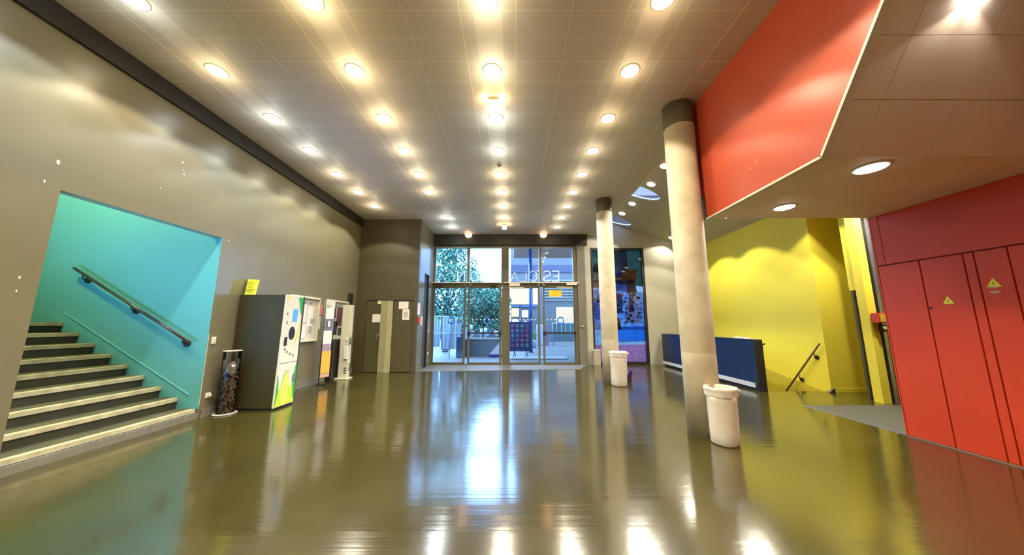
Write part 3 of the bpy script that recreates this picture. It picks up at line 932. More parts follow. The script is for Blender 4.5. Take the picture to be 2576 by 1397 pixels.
# clear tube with collected waste on a disc
t = thing('clear_collection_tube', 'transparent tube full of collected caps and waste beside the dark machine', 'container', (-4.53, 5.13, 0))
obj('base_disc', MB().capped(-4.53, 5.13, [(.15, 0), (.156, .006), (.156, .014), (.15, .018)], 40), mat('clear_base', (.55, .50, .44), rough=.2), t)
tb = MB(); tb.lathe(-4.53, 5.13, [(.115, .018), (.115, .97)], 40)
obj('tube_wall', tb, glass('tube_plastic', (.90, .90, .90)), t)
rm = MB(); rm.tube([(-4.53 + .117 * math.cos(q), 5.13 + .117 * math.sin(q), .97) for q in [2 * math.pi * k / 32 for k in range(33)]], .006, 8)
obj('rim', rm, M['white'], t)
random.seed(11)
m_ = MB()
wm = [mat('waste_brown', (.34, .19, .13), var=.4), mat('waste_white', (.75, .72, .66), rough=.3), mat('waste_dark', (.04, .03, .03)), mat('waste_blue', (.02, .05, .5)), mat('waste_tan', (.5, .4, .28), var=.3)]
for k in range(750):
    rr = .1 * math.sqrt(random.random()); q = random.uniform(0, 6.283); z = random.uniform(.03, .62)
    c = Vector((-4.53 + rr * math.cos(q), 5.13 + rr * math.sin(q), z))
    d = Vector((random.gauss(0, 1), random.gauss(0, 1), random.gauss(0, 1))).normalized()
    m_.tube([c - d * .006, c + d * .006], random.uniform(.008, .016), 6, True, random.choices((0, 1, 2, 3, 4), (6, 4, 4, .25, 4))[0])
obj('collected_caps', m_, wm, t)['kind'] = 'stuff'
t2 = thing('crumpled_cup', 'crumpled white bottle on top of the waste in the clear tube', 'bottle', (-4.49, 5.11, .62))
b_ = MB(); b_.tube([(-4.53, 5.11, .60), (-4.50, 5.1, .66), (-4.47, 5.09, .76), (-4.46, 5.09, .80)], [.05, .06, .05, .02], 14)
obj('body', b_, mat('bottle_white', (.72, .70, .62), rough=.3, var=.1, scale=30), t2)
obj('bottle_lid', MB().disc((-4.505, 5.035, .60), (.2, -1, .1), .03, .025, 16), wm[3], t)['label'] = 'bright blue bottle lid against the tube wall'

# notice boards
def board(y0, y1, label):
    t = thing('notice_board', label, 'notice board', (XL, (y0 + y1) / 2, 1.0), 'framed notice boards on the left wall')
    fr_ = MB()
    fr_.box(XL, XL + .06, y0, y1, 1.97, 2.02); fr_.box(XL, XL + .06, y0, y1, 1.0, 1.04)
    fr_.box(XL, XL + .06, y0, y0 + .03, 1.04, 1.97); fr_.box(XL, XL + .06, y1 - .03, y1, 1.04, 1.97)
    obj('board_frame', fr_, M['cream'], t, bevel=.004)
    obj('board_backing', box(XL, XL + .02, y0 + .03, y1 - .03, 1.04, 1.97), mat('board_white', (.55, .52, .42), rough=.5), t)
    return t
t = board(6.5, 7.49, 'cream framed notice board with small papers just past the machine')
for (y, z, a, b, m) in ((6.62, 1.75, .08, .10, 'pinkprint'), (6.66, 1.3, .07, .42, 'grayprint'), (6.85, 1.45, .2, .4, 'paper'), (6.93, 1.84, .09, .06, 'grayprint'), (7.15, 1.84, .09, .06, 'grayprint'), (7.1, 1.35, .2, .45, 'paper'), (7.22, 1.40, .16, .12, 'grayprint'), (7.2, 1.18, .1, .2, 'grayprint'), (6.9, 1.1, .18, .28, 'paper')):
    mt = {'grayprint': mat('washed_print', (.33, .31, .30), var=.2), 'paper': M['paper'], 'pinkprint': mat('washed_pink', (.55, .42, .38))}[m]
    obj('pinned_sheet', box(XL + .02, XL + .024 + .002 * random.random(), y, y + a, z, z + b), mt, t)
t = board(7.74, 8.8, 'cream framed notice board half hidden behind the poster stand')
for (y, z, a, b, c) in ((7.95, 1.55, .3, .35, (.16, .07, .05)), (8.3, 1.35, .3, .5, (.12, .05, .05)), (8.05, 1.12, .3, .35, (.03, .035, .03)), (8.4, 1.1, .25, .2, (.05, .05, .04)), (8.0, 1.04, .25, .14, (.45, .55, .12))):
    obj('pinned_sheet', box(XL + .02, XL + .026, y, y + a, z, z + b), mat('poster_%d' % int(y * 100), c, var=.4, scale=12), t)
t = thing('wall_sign', 'small red sign on the wall between the two notice boards', 'sign', (XL, 7.58, 1.73))
obj('plate', box(XL, XL + .01, 7.51, 7.66, 1.62, 1.86), mat('red_sign', (.65, .18, .14), var=.15, scale=20), t)
t = thing('wall_leaflet_strip', 'narrow white strip sheet below the small red sign', 'notice', (XL, 7.58, 1.4))
obj('sheet', box(XL, XL + .008, 7.52, 7.63, 1.27, 1.59), M['paper'], t)

# poster stand: two black poles with posters between
t = thing('poster_stand', 'narrow black two pole stand with stacked posters, orange one lowest', 'stand', (-4.42, 7.53, 0))
A, B = Vector((-4.47, 7.41, 0)), Vector((-4.38, 7.66, 0))
for P in (A, B):
    obj('pole', MB().tube([P, P + Vector((0, 0, 2.02))], .011, 10), M['black'], t)
obj('base_foot', MB().box(-4.52, -4.26, 7.38, 7.42, 0, .02).box(-4.46, -4.2, 7.64, 7.68, 0, .02), M['black'], t)
n_ = (B - A).normalized(); pr = Vector((n_.y, -n_.x, 0))
for (z0, z1, m, s0, s1) in ((1.78, 1.98, M['cream'], .02, .98), (1.52, 1.86, M['white'], .12, .92), (1.24, 1.54, M['grayprint'], .05, .95), (.93, 1.24, M['white'], .05, .9), (.76, .93, mat('mauve_print', (.35, .25, .32), var=.5, scale=30), .05, .9), (.24, .76, M['orange'], .05, .95), (.16, .26, mat('peach_print', (.6, .38, .22)), .05, .95)):
    p = [A.lerp(B, s0), A.lerp(B, s1)]
    d = pr * (.006 + .004 * (z0 > 1.5))
    obj('poster_sheet', MB().prism([(p[0].x, p[0].y, z0), (p[1].x, p[1].y, z0), (p[1].x, p[1].y, z1), (p[0].x, p[0].y, z1)], d), m, t)
p = A.lerp(B, .4); obj('poster_sheet', MB().prism([(p.x + .02, p.y - .03, 1.32), (p.x + .035, p.y + .03, 1.34), (p.x + .035, p.y + .03, 1.47), (p.x + .02, p.y - .03, 1.47)], pr * .004), M['mlime'] if False else M['white'], t)

# cream totem and the dark cabinet behind it
t = thing('cream_totem', 'tall slim cream dispenser pillar standing on a round foot near the far corner', 'dispenser', (-4.36, 8.26, 0))
obj('column_body', MB().box(-4.48, -4.25, 8.2, 8.34, .03, 1.9), M['cream'], t, bevel=.008)
obj('base_plate', MB().box(-4.53, -4.2, 8.12, 8.42, 0, .03), M['cream'], t, bevel=.006)
for z in (.14, .2, .26):
    obj('vent_slot', MB().box(-4.33, -4.27, 8.195, 8.2, z, z + .025), M['black'], t)
obj('label_sheet', MB().box(-4.34, -4.27, 8.192, 8.2, .90, 1.06), M['paper'], t)
obj('label_mark', MB().disc((-4.305, 8.19, .96), (0, 1, 0), .025, .006, 14), M['pinkprint'], t)
obj('dispenser_box', MB().box(-4.35, -4.25, 8.16, 8.2, .50, .82), M['white'], t, bevel=.01)
obj('side_bottle', MB().capped(-4.225, 8.22, [(.02, .88), (.028, .9), (.028, 1.02), (.012, 1.05), (.012, 1.08)], 16), mat('olive_plastic', (.12, .13, .06), rough=.3), t)
obj('side_hose', MB().tube([(-4.24, 8.2, .4), (-4.19, 8.2, .36), (-4.16, 8.2, .42), (-4.2, 8.2, .3), (-4.2, 8.22, .2)], .008, 8), M['black'], t)
t = thing('low_black_cabinet', 'low black cabinet between the poster stand and the cream pillar', 'cabinet', (-4.58, 8.2, 0))
obj('body', MB().box(XL + .02, -4.54, 8.0, 8.4, .02, .98), M['black'], t, bevel=.006)
obj('foot_rail', MB().box(XL + .04, -4.55, 8.02, 8.38, 0, .02), M['darkmetal'], t)
t = thing('slim_black_case', 'slim black upright case on the wall above the cream pillar', 'case', (XL + .03, 8.82, 1.9))
obj('body', MB().box(XL, XL + .07, 8.82, 8.98, 1.6, 2.27), M['black'], t, bevel=.01)
obj('bracket', MB().box(XL, XL + .03, 8.80, 9.0, 1.9, 1.93), M['darkmetal'], t)

# ------------------------------------------------------------------ counter, bins, right side fittings
t = thing('navy_counter', 'long dark navy counter with white kick strip, in front of the yellow wall', 'counter', (5.25, 8.8, 0))
obj('front_panel', MB().box(5.2, 5.24, 6.78, 10.9, .06, 1.05), M['navy'], t, bevel=.004)
obj('body', MB().box(5.24, 5.36, 6.80, 10.9, .0, 1.05), M['black'], t)
obj('end_panel', MB().box(5.19, 5.37, 6.75, 6.78, 0, 1.06), M['black'], t, bevel=.003)
obj('counter_top', MB().box(5.19, 5.38, 6.78, 10.92, 1.05, 1.07), M['navy'], t, bevel=.003)
obj('kick_strip', MB().box(5.17, 5.2, 6.83, 10.9, .06, .15), mat('white_strip', (.72, .74, .78), rough=.35), t)
t = thing('paper_stack', 'thin stack of pale leaflets lying on the navy counter', 'leaflets', (5.27, 7.2, 1.07))
for k in range(3):
    obj('sheet', MB().box(5.2 + .01 * k, 5.36, 7.05 + .02 * k, 7.4 + .01 * k, 1.07 + .012 * k, 1.08 + .012 * k), M['paper'], t)
t = thing('counter_hook', 'small dark knob near the top of the counter end', 'hook', (5.40, 6.76, .96))
obj('knob', MB().tube([(5.37, 6.76, .96), (5.41, 6.76, .97), (5.42, 6.76, 1.0)], .015, 8), M['black'], t)

def bin_(cx, cy, label, seed):
    random.seed(seed)
    ph = [random.uniform(0, 6.28) for _ in range(6)]
    def wob(a, z):
        return .012 * math.sin(3 * a + ph[0] + z * 4) + .01 * math.sin(5 * a + ph[1] - z * 7) + (.02 * math.sin(a * 2 + ph[2]) if z > .55 else 0) + .008 * math.sin(9 * a + ph[3] + z * 11)
    t = thing('waste_bin', label, 'bin', (cx, cy, 0), 'white lined waste bins by the columns')
    obj('bin_body', MB().capped(cx, cy, [(.135, 0.0), (.146, .02), (.150, .12), (.153, .3), (.157, .5), (.16, .56)], 48, wob=wob), M['bag'], t)
    def wob2(a, z):
        return .02 * math.sin(4 * a + ph[4]) + .018 * math.sin(7 * a + ph[5] + z * 40) + .01 * math.sin(15 * a + ph[1])
    lt = MB(); lt.lathe(cx, cy, [(.163, .54), (.171, .565), (.166, .59), (.174, .615), (.175, .64), (.168, .65), (.158, .64), (.152, .58), (.145, .45)], 48, wob=wob2)
    obj('bag_rim', lt, mat('bin_bag', (.74, .68, .60), rough=.3, var=.05, bump=.6, bscale=22), t)
    kn = MB()
    q = -.4
    kn.tube([(cx + .165 * math.cos(q), cy + .165 * math.sin(q), .63), (cx + .187 * math.cos(q), cy + .187 * math.sin(q), .61), (cx + .187 * math.cos(q + .1), cy + .187 * math.sin(q + .1), .58), (cx + .18 * math.cos(q + .1), cy + .18 * math.sin(q + .1), .55)], [.012, .018, .012, .004], 8)
    obj('bag_knot', kn, MATS['bin_bag'], t)
    return t
bin_(2.525, 3.90, 'white bag-lined bin at the foot of the nearest concrete column', 1)
b2 = bin_(2.47, 7.375, 'white bin at the foot of the farther concrete column', 2)
for ch in b2.children:
    pass
b2.scale = (1.18, 1.18, 1.18)

# handrail on the yellow wall
t = thing('yellow_wall_handrail', 'short dark handrail sloping down the yellow wall behind the counter', 'handrail', (6.58, 6.8, .9))
obj('rail', MB().tube([(6.57, 6.73, .985), (6.57, 8.6, -1.25)], .02, 10), mat('bronze_rail', (.09, .06, .02), rough=.35), t)
for (y, z) in ((6.88, .68), (7.31, .14), (8.2, -.9)):
    b = obj('bracket', MB().disc((6.635, y + .02, z), (1, 0, 0), .045, .02, 20), M['black'], t)
    obj('bracket_arm', MB().tube([(6.64, y + .02, z), (6.58, y + .01, z + .03), (6.57, y, z + .1)], .009, 8), M['black'], b)
t = thing('black_door_wedge', 'small black triangular wedge at the foot of the yellow wall corner', 'wedge', (6.62, 6.75, 0))
obj('body', MB().prism([(6.53, 6.62, 0), (6.65, 6.62, 0), (6.65, 6.62, .09)], (0, .05, 0)), M['black'], t)

# recessed grey floor mat by the red wall
t = thing('well_mat', 'grey mat set in the floor past the end of the red wall', 'mat', (5.9, 4.9, 0))
obj('mat_surface', MB().box(5.05, 6.9, 4.17, 5.62, 0, .006), mat('well_mat_grey', (0.040, .041, .030), rough=.6, var=.12, scale=9), t)
obj('mat_edge', MB().box(5.035, 5.05, 4.17, 5.62, 0, .008), M['steel'], t)
# dark door behind the yellow pillar, papers on it
d = struct('door_9', MB().box(6.76, 7.5, 6.08, 6.13, .0, 2.06), mat('charcoal_door', (.075, .068, .04), rough=.5), bevel=.003)
obj('door_sheet', MB().box(6.80, 6.99, 6.07, 6.08, 1.78, 2.02), M['paper'], d)
obj('door_sheet', MB().box(6.84, 7.0, 6.07, 6.08, 1.42, 1.66), M['paper'], d)
d = struct('door_10', MB().box(6.757, 6.81, 5.76, 5.90, 0, 3.9), M['darktrim'], bevel=.003)
obj('door_stile', MB().box(6.81, 6.87, 5.74, 5.80, 0, 3.9), mat('metal_stile', (.30, .31, .33), rough=.25, metal=.7), d)
obj('door_leaf', MB().box(6.87, 7.02, 5.76, 5.80, 0, 3.9), mat('dark_leaf', (.06, .055, .045), rough=.4), d)
t = thing('red_call_box', 'red framed call box on the metal post beside the red wall', 'alarm', (6.76, 5.72, 1.51))
obj('housing', MB().box(6.63, 6.83, 5.67, 5.745, 1.42, 1.60), mat('alarm_red', (.6, .06, .04), rough=.4), t, bevel=.006)
obj('front_plate', MB().box(6.70, 6.81, 5.655, 5.67, 1.44, 1.58), mat('ochre_plate', (.6, .42, .06), rough=.4), t)
t = thing('green_exit_button', 'small green and black exit button below the red call box', 'switch', (6.76, 5.72, 1.33))
obj('housing', MB().box(6.73, 6.83, 5.68, 5.745, 1.26, 1.38), M['black'], t, bevel=.01)
obj('button', MB().disc((6.765, 5.67, 1.33), (0, 1, 0), .03, .02, 16), mat('pale_green', (.45, .6, .3), rough=.4), t)

# warning stickers on the red panels
def tri_sign(y, z, s, label):
    t = thing('warning_sticker', label, 'sticker', (XR - .002, y, z))
    obj('triangle', MB().prism([(XR, y + s, z - s * .9), (XR, y - s, z - s * .9), (XR, y, z + s)], (-.003, 0, 0)), M['signyellow'], t)
    obj('symbol', MB().prism([(XR - .003, y + s * .12, z - s * .55), (XR - .003, y - s * .15, z - s * .2), (XR - .003, y + s * .02, z + s * .25), (XR - .003, y + s * .1, z - s * .1)], (-.001, 0, 0)), mat('sticker_ink', (.25, .18, .01)), t)
    return t
tri_sign(3.535, 1.67, .048, 'yellow triangular warning sticker alone on the red panel left of the double joint')
tri_sign(3.175, 1.825, .05, 'yellow triangular warning sticker above the round red one')
t = thing('prohibition_sticker', 'small round pink and red sticker under the higher yellow triangle', 'sticker', (XR, 3.175, 1.735))
m_ = MB(); m_.prism([(XR, 3.175 + .04 * math.cos(q), 1.745 + .038 * math.sin(q)) for q in [2 * math.pi * k / 24 for k in range(24)]], (-.003, 0, 0))
obj('disc', m_, mat('pink_disc', (.75, .35, .28)), t)
obj('bar', MB().box(XR - .004, XR - .003, 3.14, 3.21, 1.745, 1.765), mat('red_bar', (.6, .03, .02)), t)
t = thing('panel_lock', 'tiny dark lock on the red panel left of the first triangle', 'lock', (XR, 3.70, 1.59))
obj('lock_body', MB().disc((XR - .004, 3.70, 1.59), (1, 0, 0), .014, .01, 14), M['black'], t)
obj('lock_ring', MB().disc((XR - .002, 3.70, 1.59), (1, 0, 0), .019, .006, 14), mat('alarm_red', (.6, .06, .04)), t)
# paint chips on gallery
for (y, z, s) in ((3.30, 3.16, .014), (3.20, 3.20, .016), (3.22, 3.17, .008)):
    m_ = MB(); m_.prism([(RX - .002, y - s * .4, z - s), (RX - .002, y + s * .3, z - s * .5), (RX - .002, y + s * .2, z + s)], (.004, 0, 0))
    obj('paint_chip', m_, M['white'], bulk)

# ------------------------------------------------------------------ lamps
WARM = (1.0, 0.84, 0.58); NEUT = (1.0, 0.92, 0.76); COOL = (0.74, 0.86, 1.0)
lens_m = {}
def lens(col):
    if col not in lens_m:
        lens_m[col] = mat('lamp_lens_%d' % len(lens_m), (0.8, 0.8, 0.8), emit=tuple(.4 + .6 * v for v in col), estr=7.0, var=0)
    return lens_m[col]
proto = {}
def ceiling_lamp(x, y, z, col, label, group, power=1.0, tilt=None, halo=True, hscale=1.0, wide=True, r=.105):
    t = thing('ceiling_downlight', label, 'ceiling light', (x, y, z), group)
    key = (col, r)
    if key not in proto:
        rg = MB(); rg.lathe(x, y, [(r + .02, z), (r + .02, z - .006), (r, z - .012), (r - .004, z - .004)], 28)
        a = obj('bezel', rg, M['white'], t)
        ln = MB(); ln.capped(x, y, [(r - .002, z - .003), (r - .006, z - .016), (r * .6, z - .028), (r * .2, z - .032)], 24)
        b = obj('lens', ln, lens(col), t)
        proto[key] = (a, b)
    else:
        for s in proto[key]:
            c = s.copy(); C.objects.link(c); c.parent = t; c.location = (0, 0, 0)
    if tilt is not None:
        t.rotation_euler = tilt
    ld = bpy.data.lights.new('spot', 'SPOT')
    ld.energy = SPOT_W * power
    ld.color = col
    ld.spot_size = math.radians(118 if wide else 110)
    ld.spot_blend = .12
    ld.shadow_soft_size = .09
    lo = bpy.data.objects.new('spot', ld); C.objects.link(lo)
    lo.parent = t; lo.location = (0, 0, -.045)
    if halo:
        hd = bpy.data.lights.new('ceiling_fill', 'POINT')
        hd.energy = HALO_W * power * hscale
        hd.color = (col[0], col[1] * .92, col[2] * .7)
        hd.shadow_soft_size = .035
        ho = bpy.data.objects.new('ceiling_fill', hd); C.objects.link(ho)
        ho.parent = t; ho.location = (0, 0, -.2)  # added point light below the lens, lifts the ceiling around each lamp
    return t
CN = ['line beside the dark left wall', 'second line from the left wall', 'middle line', 'line nearest the columns']
ORD = ['nearest the entrance doors', 'second from the doors', 'third from the doors', 'fourth from the doors', 'fifth from the doors', 'sixth from the doors', 'seventh from the doors', 'eighth from the doors', 'ninth from the doors']
skip = {(0, 10.07), (0, 9.13), (1, 8.2), (2, 10.07)}
cols = {(0, 4.49): COOL, (0, 5.42): COOL, (2, 3.56): NEUT, (2, 4.49): COOL, (2, 2.66): NEUT, (2, 5.42): COOL, (1, 9.13): COOL, (1, 10.07): COOL, (0, 2.66): COOL, (3, 9.13): NEUT}
for i, lx in enumerate(LAMPX):
    seen = [y for y in reversed(LAMPY) if (i, y) not in skip]
    for k, ly in enumerate(seen):
        col = cols.get((i, ly), WARM if ly < 5 else NEUT)
        lab = 'round ceiling downlight, %s, %s' % (CN[i], 'nearest the viewer' if k == len(seen) - 1 else ORD[k])
        ceiling_lamp(lx, ly, H, col, lab, 'ceiling downlights in four lines', power=(1.3 if i == 0 else .9), hscale=(.5 if i in (0, 3) else 1.1 if ly < 5 else .8))
    for k, ly in enumerate((1.73, -0.1, -2.0, -3.9)):
        ceiling_lamp(lx, ly, H, (COOL if (i, k) in ((0, 0),) else WARM), 'round ceiling downlight behind the viewpoint, %s, %s' % (CN[i], ('first row back', 'second row back', 'third row back', 'last row')[k]), 'ceiling downlights behind the viewpoint', power=1.3)
# side ceiling
sa = math.atan(.33)
for (x, y, lab) in ((3.65, 6.89, 'beside the first column, partly hidden'), (3.73, 7.8, 'just before the first blue rooflight'), (3.74, 9.15, 'just after the first blue rooflight'), (3.73, 10.02, 'just before the second rooflight'), (5.72, 10.7, 'low over the far pale wall')):
    ceiling_lamp(x, y, sz(x) - .004, NEUT, 'downlight in the sloping side ceiling, ' + lab, 'downlights of the sloping side ceiling', tilt=(0, sa, 0), halo=False, power=(.9 if x > 5 else 1.5))
for (x, y, lab) in ((5.95, 9.5, 'near the yellow wall'), (5.95, 8.25, 'over the lower stair'), (6.05, 6.2, 'hidden behind the gallery'), (6.2, 5.3, 'over the floor mat, added to brighten the niche'), (7.1, 4.9, 'past the floor mat, added to brighten the niche')):  # last two are unseen lamps added to brighten the yellow niche
    ceiling_lamp(x, y, sz(x) - .004, NEUT, 'hidden downlight in the sloping side ceiling ' + lab, 'downlights of the sloping side ceiling', tilt=(0, sa, 0), halo=False, power=(3.6 if y < 6 else 2.0))
# soffit
ceiling_lamp(3.38, 2.72, 2.86, NEUT, 'oval-looking downlight in the flat soffit beside the fold', 'soffit downlights', power=.3, r=.115, halo=False, wide=False)
ceiling_lamp(3.43, 3.71, 2.86, NEUT, 'downlight in the flat soffit farthest from the fold', 'soffit downlights', power=.3, r=.105, halo=False, wide=False)
ta = math.atan(1.504)
ceiling_lamp(3.37, 1.90, slopez(1.90) - .003, WARM, 'large glowing downlight in the steep soffit above the red wall', 'soffit downlights', power=.6, tilt=(ta, 0, 0), r=.115, halo=True)
# stairwell lamp
ceiling_lamp(-6.5, 3.3, 5.2, (1.0, 0.86, 0.09), 'hidden downlight over the stair landing behind the left wall', 'stair lights', power=5.0, halo=False)

# warm exit-light boxes under the ceiling
em = mat('amber_lamp', (.9, .6, .3), emit=(1.0, .62, .22), estr=5.0, var=0)
def exit_box(x, y, label, s=1.0):
    t = thing('emergency_light', label, 'emergency light', (x, y, H), 'amber emergency lights')
    obj('housing', MB().box(x - .075 * s, x + .075 * s, y - .03, y + .03, H - .03, H), mat('beige_housing', (.5, .35, .2), rough=.4), t)
    obj('diffuser', MB().box(x - .07 * s, x + .07 * s, y - .025, y + .025, H - .17 * s, H - .03), em, t, bevel=.008)
    for s_ in (-1, 1):
        ld = bpy.data.lights.new('amber', 'POINT'); ld.energy = 1.2; ld.color = (1, .72, .3); ld.shadow_soft_size = .03
        lo = bpy.data.objects.new('amber', ld); C.objects.link(lo); lo.parent = t; lo.location = (.12 * s_, 0, -.07)
exit_box(-.27, 4.06, 'amber box light hanging below the ceiling between the two nearest middle downlights')
exit_box(-.25, 9.8, 'amber box light under the ceiling just before the entrance doors')
for n, x in enumerate((-1.58, 1.14)):
    t = thing('bulkhead_lamp', ('small amber lamp over the left pair of entrance doors', 'small amber lamp over the right pair of entrance doors')[n], 'lamp', (x, YD - .18, 4.62), 'amber lamps above the doors')
    obj('bowl', MB().capped(x, YD - .2, [(.04, 4.50), (.1, 4.53), (.13, 4.59), (.13, 4.62)], 24), mat('salmon_lamp', (.8, .5, .35), emit=(1, .55, .32), estr=2.2, var=0), t)
    obj('mount', MB().capped(x, YD - .2, [(.10, 4.62), (.10, H)], 24), M['cream'], t)
    ld = bpy.data.lights.new('amber', 'POINT'); ld.energy = .7; ld.color = (1, .6, .35); ld.shadow_soft_size = .05
    lo = bpy.data.objects.new('amber', ld); C.objects.link(lo); lo.parent = t; lo.location = (0, -.2, -.06)
t = thing('smoke_detector', 'small dark smoke detector on the ceiling between middle downlights', 'detector', (-.26, 5.93, H))
obj('base', MB().capped(-.26, 5.93, [(.05, H - .015), (.05, H)], 24), M['cream'], t)
obj('cap', MB().capped(-.26, 5.93, [(.02, H - .05), (.035, H - .04), (.04, H - .015)], 24), mat('brown_cap', (.2, .13, .08)), t)

# ------------------------------------------------------------------ outside
OG = -0.03
pav = mat('plaza_paving', (.072, .062, .052), rough=.6, var=.12, scale=1.2)
gr = struct('pavement', MB().box(-30, 30, 11.25, 60, -.25, OG), pav)
for k in range(26):      # joints as low paving strips near the doors
    pass
# far backdrop hedge/building
struct('canopy', MB().box(.1, 14, 11.4, 19.0, 5.5, 5.8), mat('canopy_underside', (.30, .17, .12), rough=.6, var=.1))
t = thing('canopy_panel', 'brown rectangular panel hung beneath the outside canopy', 'panel', (.9, 16, 5.3))
obj('board', MB().box(.35, 1.6, 13.6, 15.4, 5.40, 5.46), mat('brown_board', (.36, .17, .09), rough=.6), t)
# building opposite; warm light on its panels is put in as emission
bt = thing('opposite_building', 'grey building across the forecourt with warm lit panels', 'building', (4, 24, 0))
obj('wall', MB().box(-.1, 14, 24, 24.4, 0, 9), mat('slate_wall', (.05, .045, .04), rough=.7, var=.15, scale=1), bt)
lit = mat('lit_panel', (.12, .09, .03), emit=(1.0, .80, .42), estr=.55, var=.1, scale=1.5)
lit2 = mat('lit_panel_soft', (.12, .08, .04), emit=(1.0, .74, .48), estr=.5, var=.1)
obj('emissive_panel', MB().box(-.1, 1.45, 23.93, 24, 2.9, 4.5), lit, bt)
obj('emissive_panel', MB().box(1.62, 2.0, 23.93, 24, 2.9, 4.5), mat('dim_panel', (.5, .5, .45), emit=(.6, .62, .55), estr=.35, var=.1), bt)
obj('emissive_panel', MB().box(-.05, .55, 23.93, 24, 1.95, 2.6), lit, bt)
obj('emissive_panel', MB().box(.75, 1.25, 23.93, 24, 1.9, 2.45), mat('dim_panel2', (.5, .42, .3), emit=(.8, .6, .32), estr=.35, var=.1), bt)
obj('emissive_panel', MB().box(3.4, 6.0, 23.93, 24, 1.5, 2.7), lit2, bt)
obj('dark_band', MB().box(-.1, 8, 23.92, 24, 5.4, 6.0), mat('indigo_band', (.008, .004, .02)), bt)
obj('window_bar', MB().box(-.1, 1.9, 23.85, 23.93, 2.7, 2.85), mat('blue_bar', (.02, .04, .10)), bt)
obj('window_bar', MB().box(.58, .68, 23.85, 23.93, 1.0, 2.8), MATS['blue_bar'], bt)
for k in range(8):
    obj('slat', MB().box(2.4, 6.2, 23.86, 23.9, 3.2 + .22 * k, 3.27 + .22 * k), mat('slat_grey', (.13, .13, .13)), bt)
for (x, z, q) in ((0.25, 1.15, .22), (0.95, 1.1, .14)):
    m_ = MB(); m_.tube([(x, 22.0, z + .15), (x, 22.0, z + .15 + q)], [q * .9, q * .8], 16)
    s_ = thing('globe_lamp', 'round white globe light glowing beyond the display board, %s' % ('larger one' if q > .2 else 'smaller one'), 'lamp', (x, 22, z))
    bmq = bmesh.new(); bmesh.ops.create_uvsphere(bmq, u_segments=16, v_segments=10, radius=q * 1.15, matrix=Matrix.Translation((x, 22, z + .35)))
    mq = MB(); mq.bm.free(); mq.bm = bmq
    obj('globe', mq, mat('globe_white', (.9, .9, .9), emit=(1, .97, .92), estr=2.2, var=0), s_)
    obj('post', MB().tube([(x, 22, OG), (x, 22, z + .15)], .04, 10), M['darkmetal'], s_)
    m_.bm.free()
# blue steel post
t = thing('blue_post', 'slim blue steel post of the outside canopy', 'post', (.93, 16, OG))
obj('shaft', MB().tube([(.96, 16, OG), (.96, 16, 5.5)], .085, 16), mat('blue_steel', (.012, .03, .11), rough=.35), t)
obj('foot_plate', MB().box(.82, 1.10, 15.86, 16.14, OG, .0), M['darkmetal'], t)
# display stand with rows of round pictures
t = thing('display_board', 'dark blue display board with rows of coloured round pictures, outside the doors', 'display board', (.42, 13.5, OG))
obj('board', MB().box(-.12, .82, 13.5, 13.55, .24, 1.50), mat('board_blue', (.008, .02, .07), rough=.35, var=.3), t, bevel=.01)
cs = [(.08, .025, .07), (.04, .12, .12), (.13, .045, .09), (.03, .06, .12), (.10, .06, .11)]
random.seed(5)
cm = [mat('round_%d' % k, c, var=.3, scale=20) for k, c in enumerate(cs)]
for r_ in range(5):
    for c_ in range(4):
        x, z = -.02 + c_ * .21 + .04, .50 + r_ * .205
        obj('round_picture', MB().disc((x, 13.495, z), (0, 1, 0), .075, .012, 14), cm[(r_ * 3 + c_ * 2) % 5], t)
for x in (.08, .60):
    obj('leg', MB().tube([(x, 13.5, .25), (x + .02, 13.5, .12), (x - .06, 13.42, OG)], .016, 8), M['navy'], t)
    obj('leg', MB().tube([(x + .02, 13.52, .25), (x + .06, 13.62, .1), (x + .08, 13.75, OG)], .016, 8), M['navy'], t)
t = thing('paving_slab', 'pale raised slab under the display board outside', 'slab', (.6, 13.2, OG))
obj('slab', MB().box(-.1, 2.3, 12.9, 13.9, OG, .01), mat('pale_slab', (.16, .16, .155), var=.1), t, bevel=.005)
# concrete ramp wall and panel, crowd barrier with white sheet (left)
t = thing('low_wall', 'low pale concrete wall outside the second entrance door', 'wall', (-1.2, 15, OG))
obj('wall_body', MB().box(-2.35, -.42, 14.0, 14.2, OG, .72), mat('blue_concrete', (.06, .07, .075), rough=.7, var=.2, scale=2), t)
obj('coping', MB().box(-2.38, -.40, 13.97, 14.23, .72, .78), mat('pale_coping', (.2, .22, .22)), t)
t = thing('white_ramp_side', 'white triangular ramp side outside the second entrance door', 'ramp', (-.7, 13.7, OG))
obj('body', MB().prism([(-.98, 13.7, .10), (-.42, 13.7, .10), (-.42, 13.7, .75)], (0, .12, 0)), mat('ramp_white', (.3, .3, .3)), t)
obj('kerb', MB().box(-1.0, -.40, 13.68, 13.84, OG, .10), M['navy'], t)
t = thing('crowd_barrier', 'metal crowd barrier with white sheets tied on, outside the first entrance door', 'barrier', (-3.0, 13.2, OG))
bm_ = mat('galvanised', (.25, .32, .42), rough=.3, metal=.6)
obj('rail', MB().tube([(-3.5, 13.2, OG), (-3.5, 13.2, 1.65), (-3.42, 13.2, 1.72), (-2.72, 13.2, 1.72), (-2.62, 13.2, 1.62), (-2.62, 13.2, OG)], .02, 8), bm_, t)
for k in range(7):
    x = -3.4 + k * .125
    obj('bar', MB().tube([(x, 13.2, .3), (x, 13.2, 1.70)], .009, 6), bm_, t)
obj('cross_rail', MB().tube([(-3.5, 13.2, 1.02), (-1.8, 13.2, 1.02)], .012, 6), bm_, t)
obj('cross_rail', MB().tube([(-3.5, 13.2, .3), (-2.62, 13.2, .3)], .015, 6), bm_, t)
sm = mat('sheet_white', (.16, .19, .20), rough=.6, var=.08, scale=3)
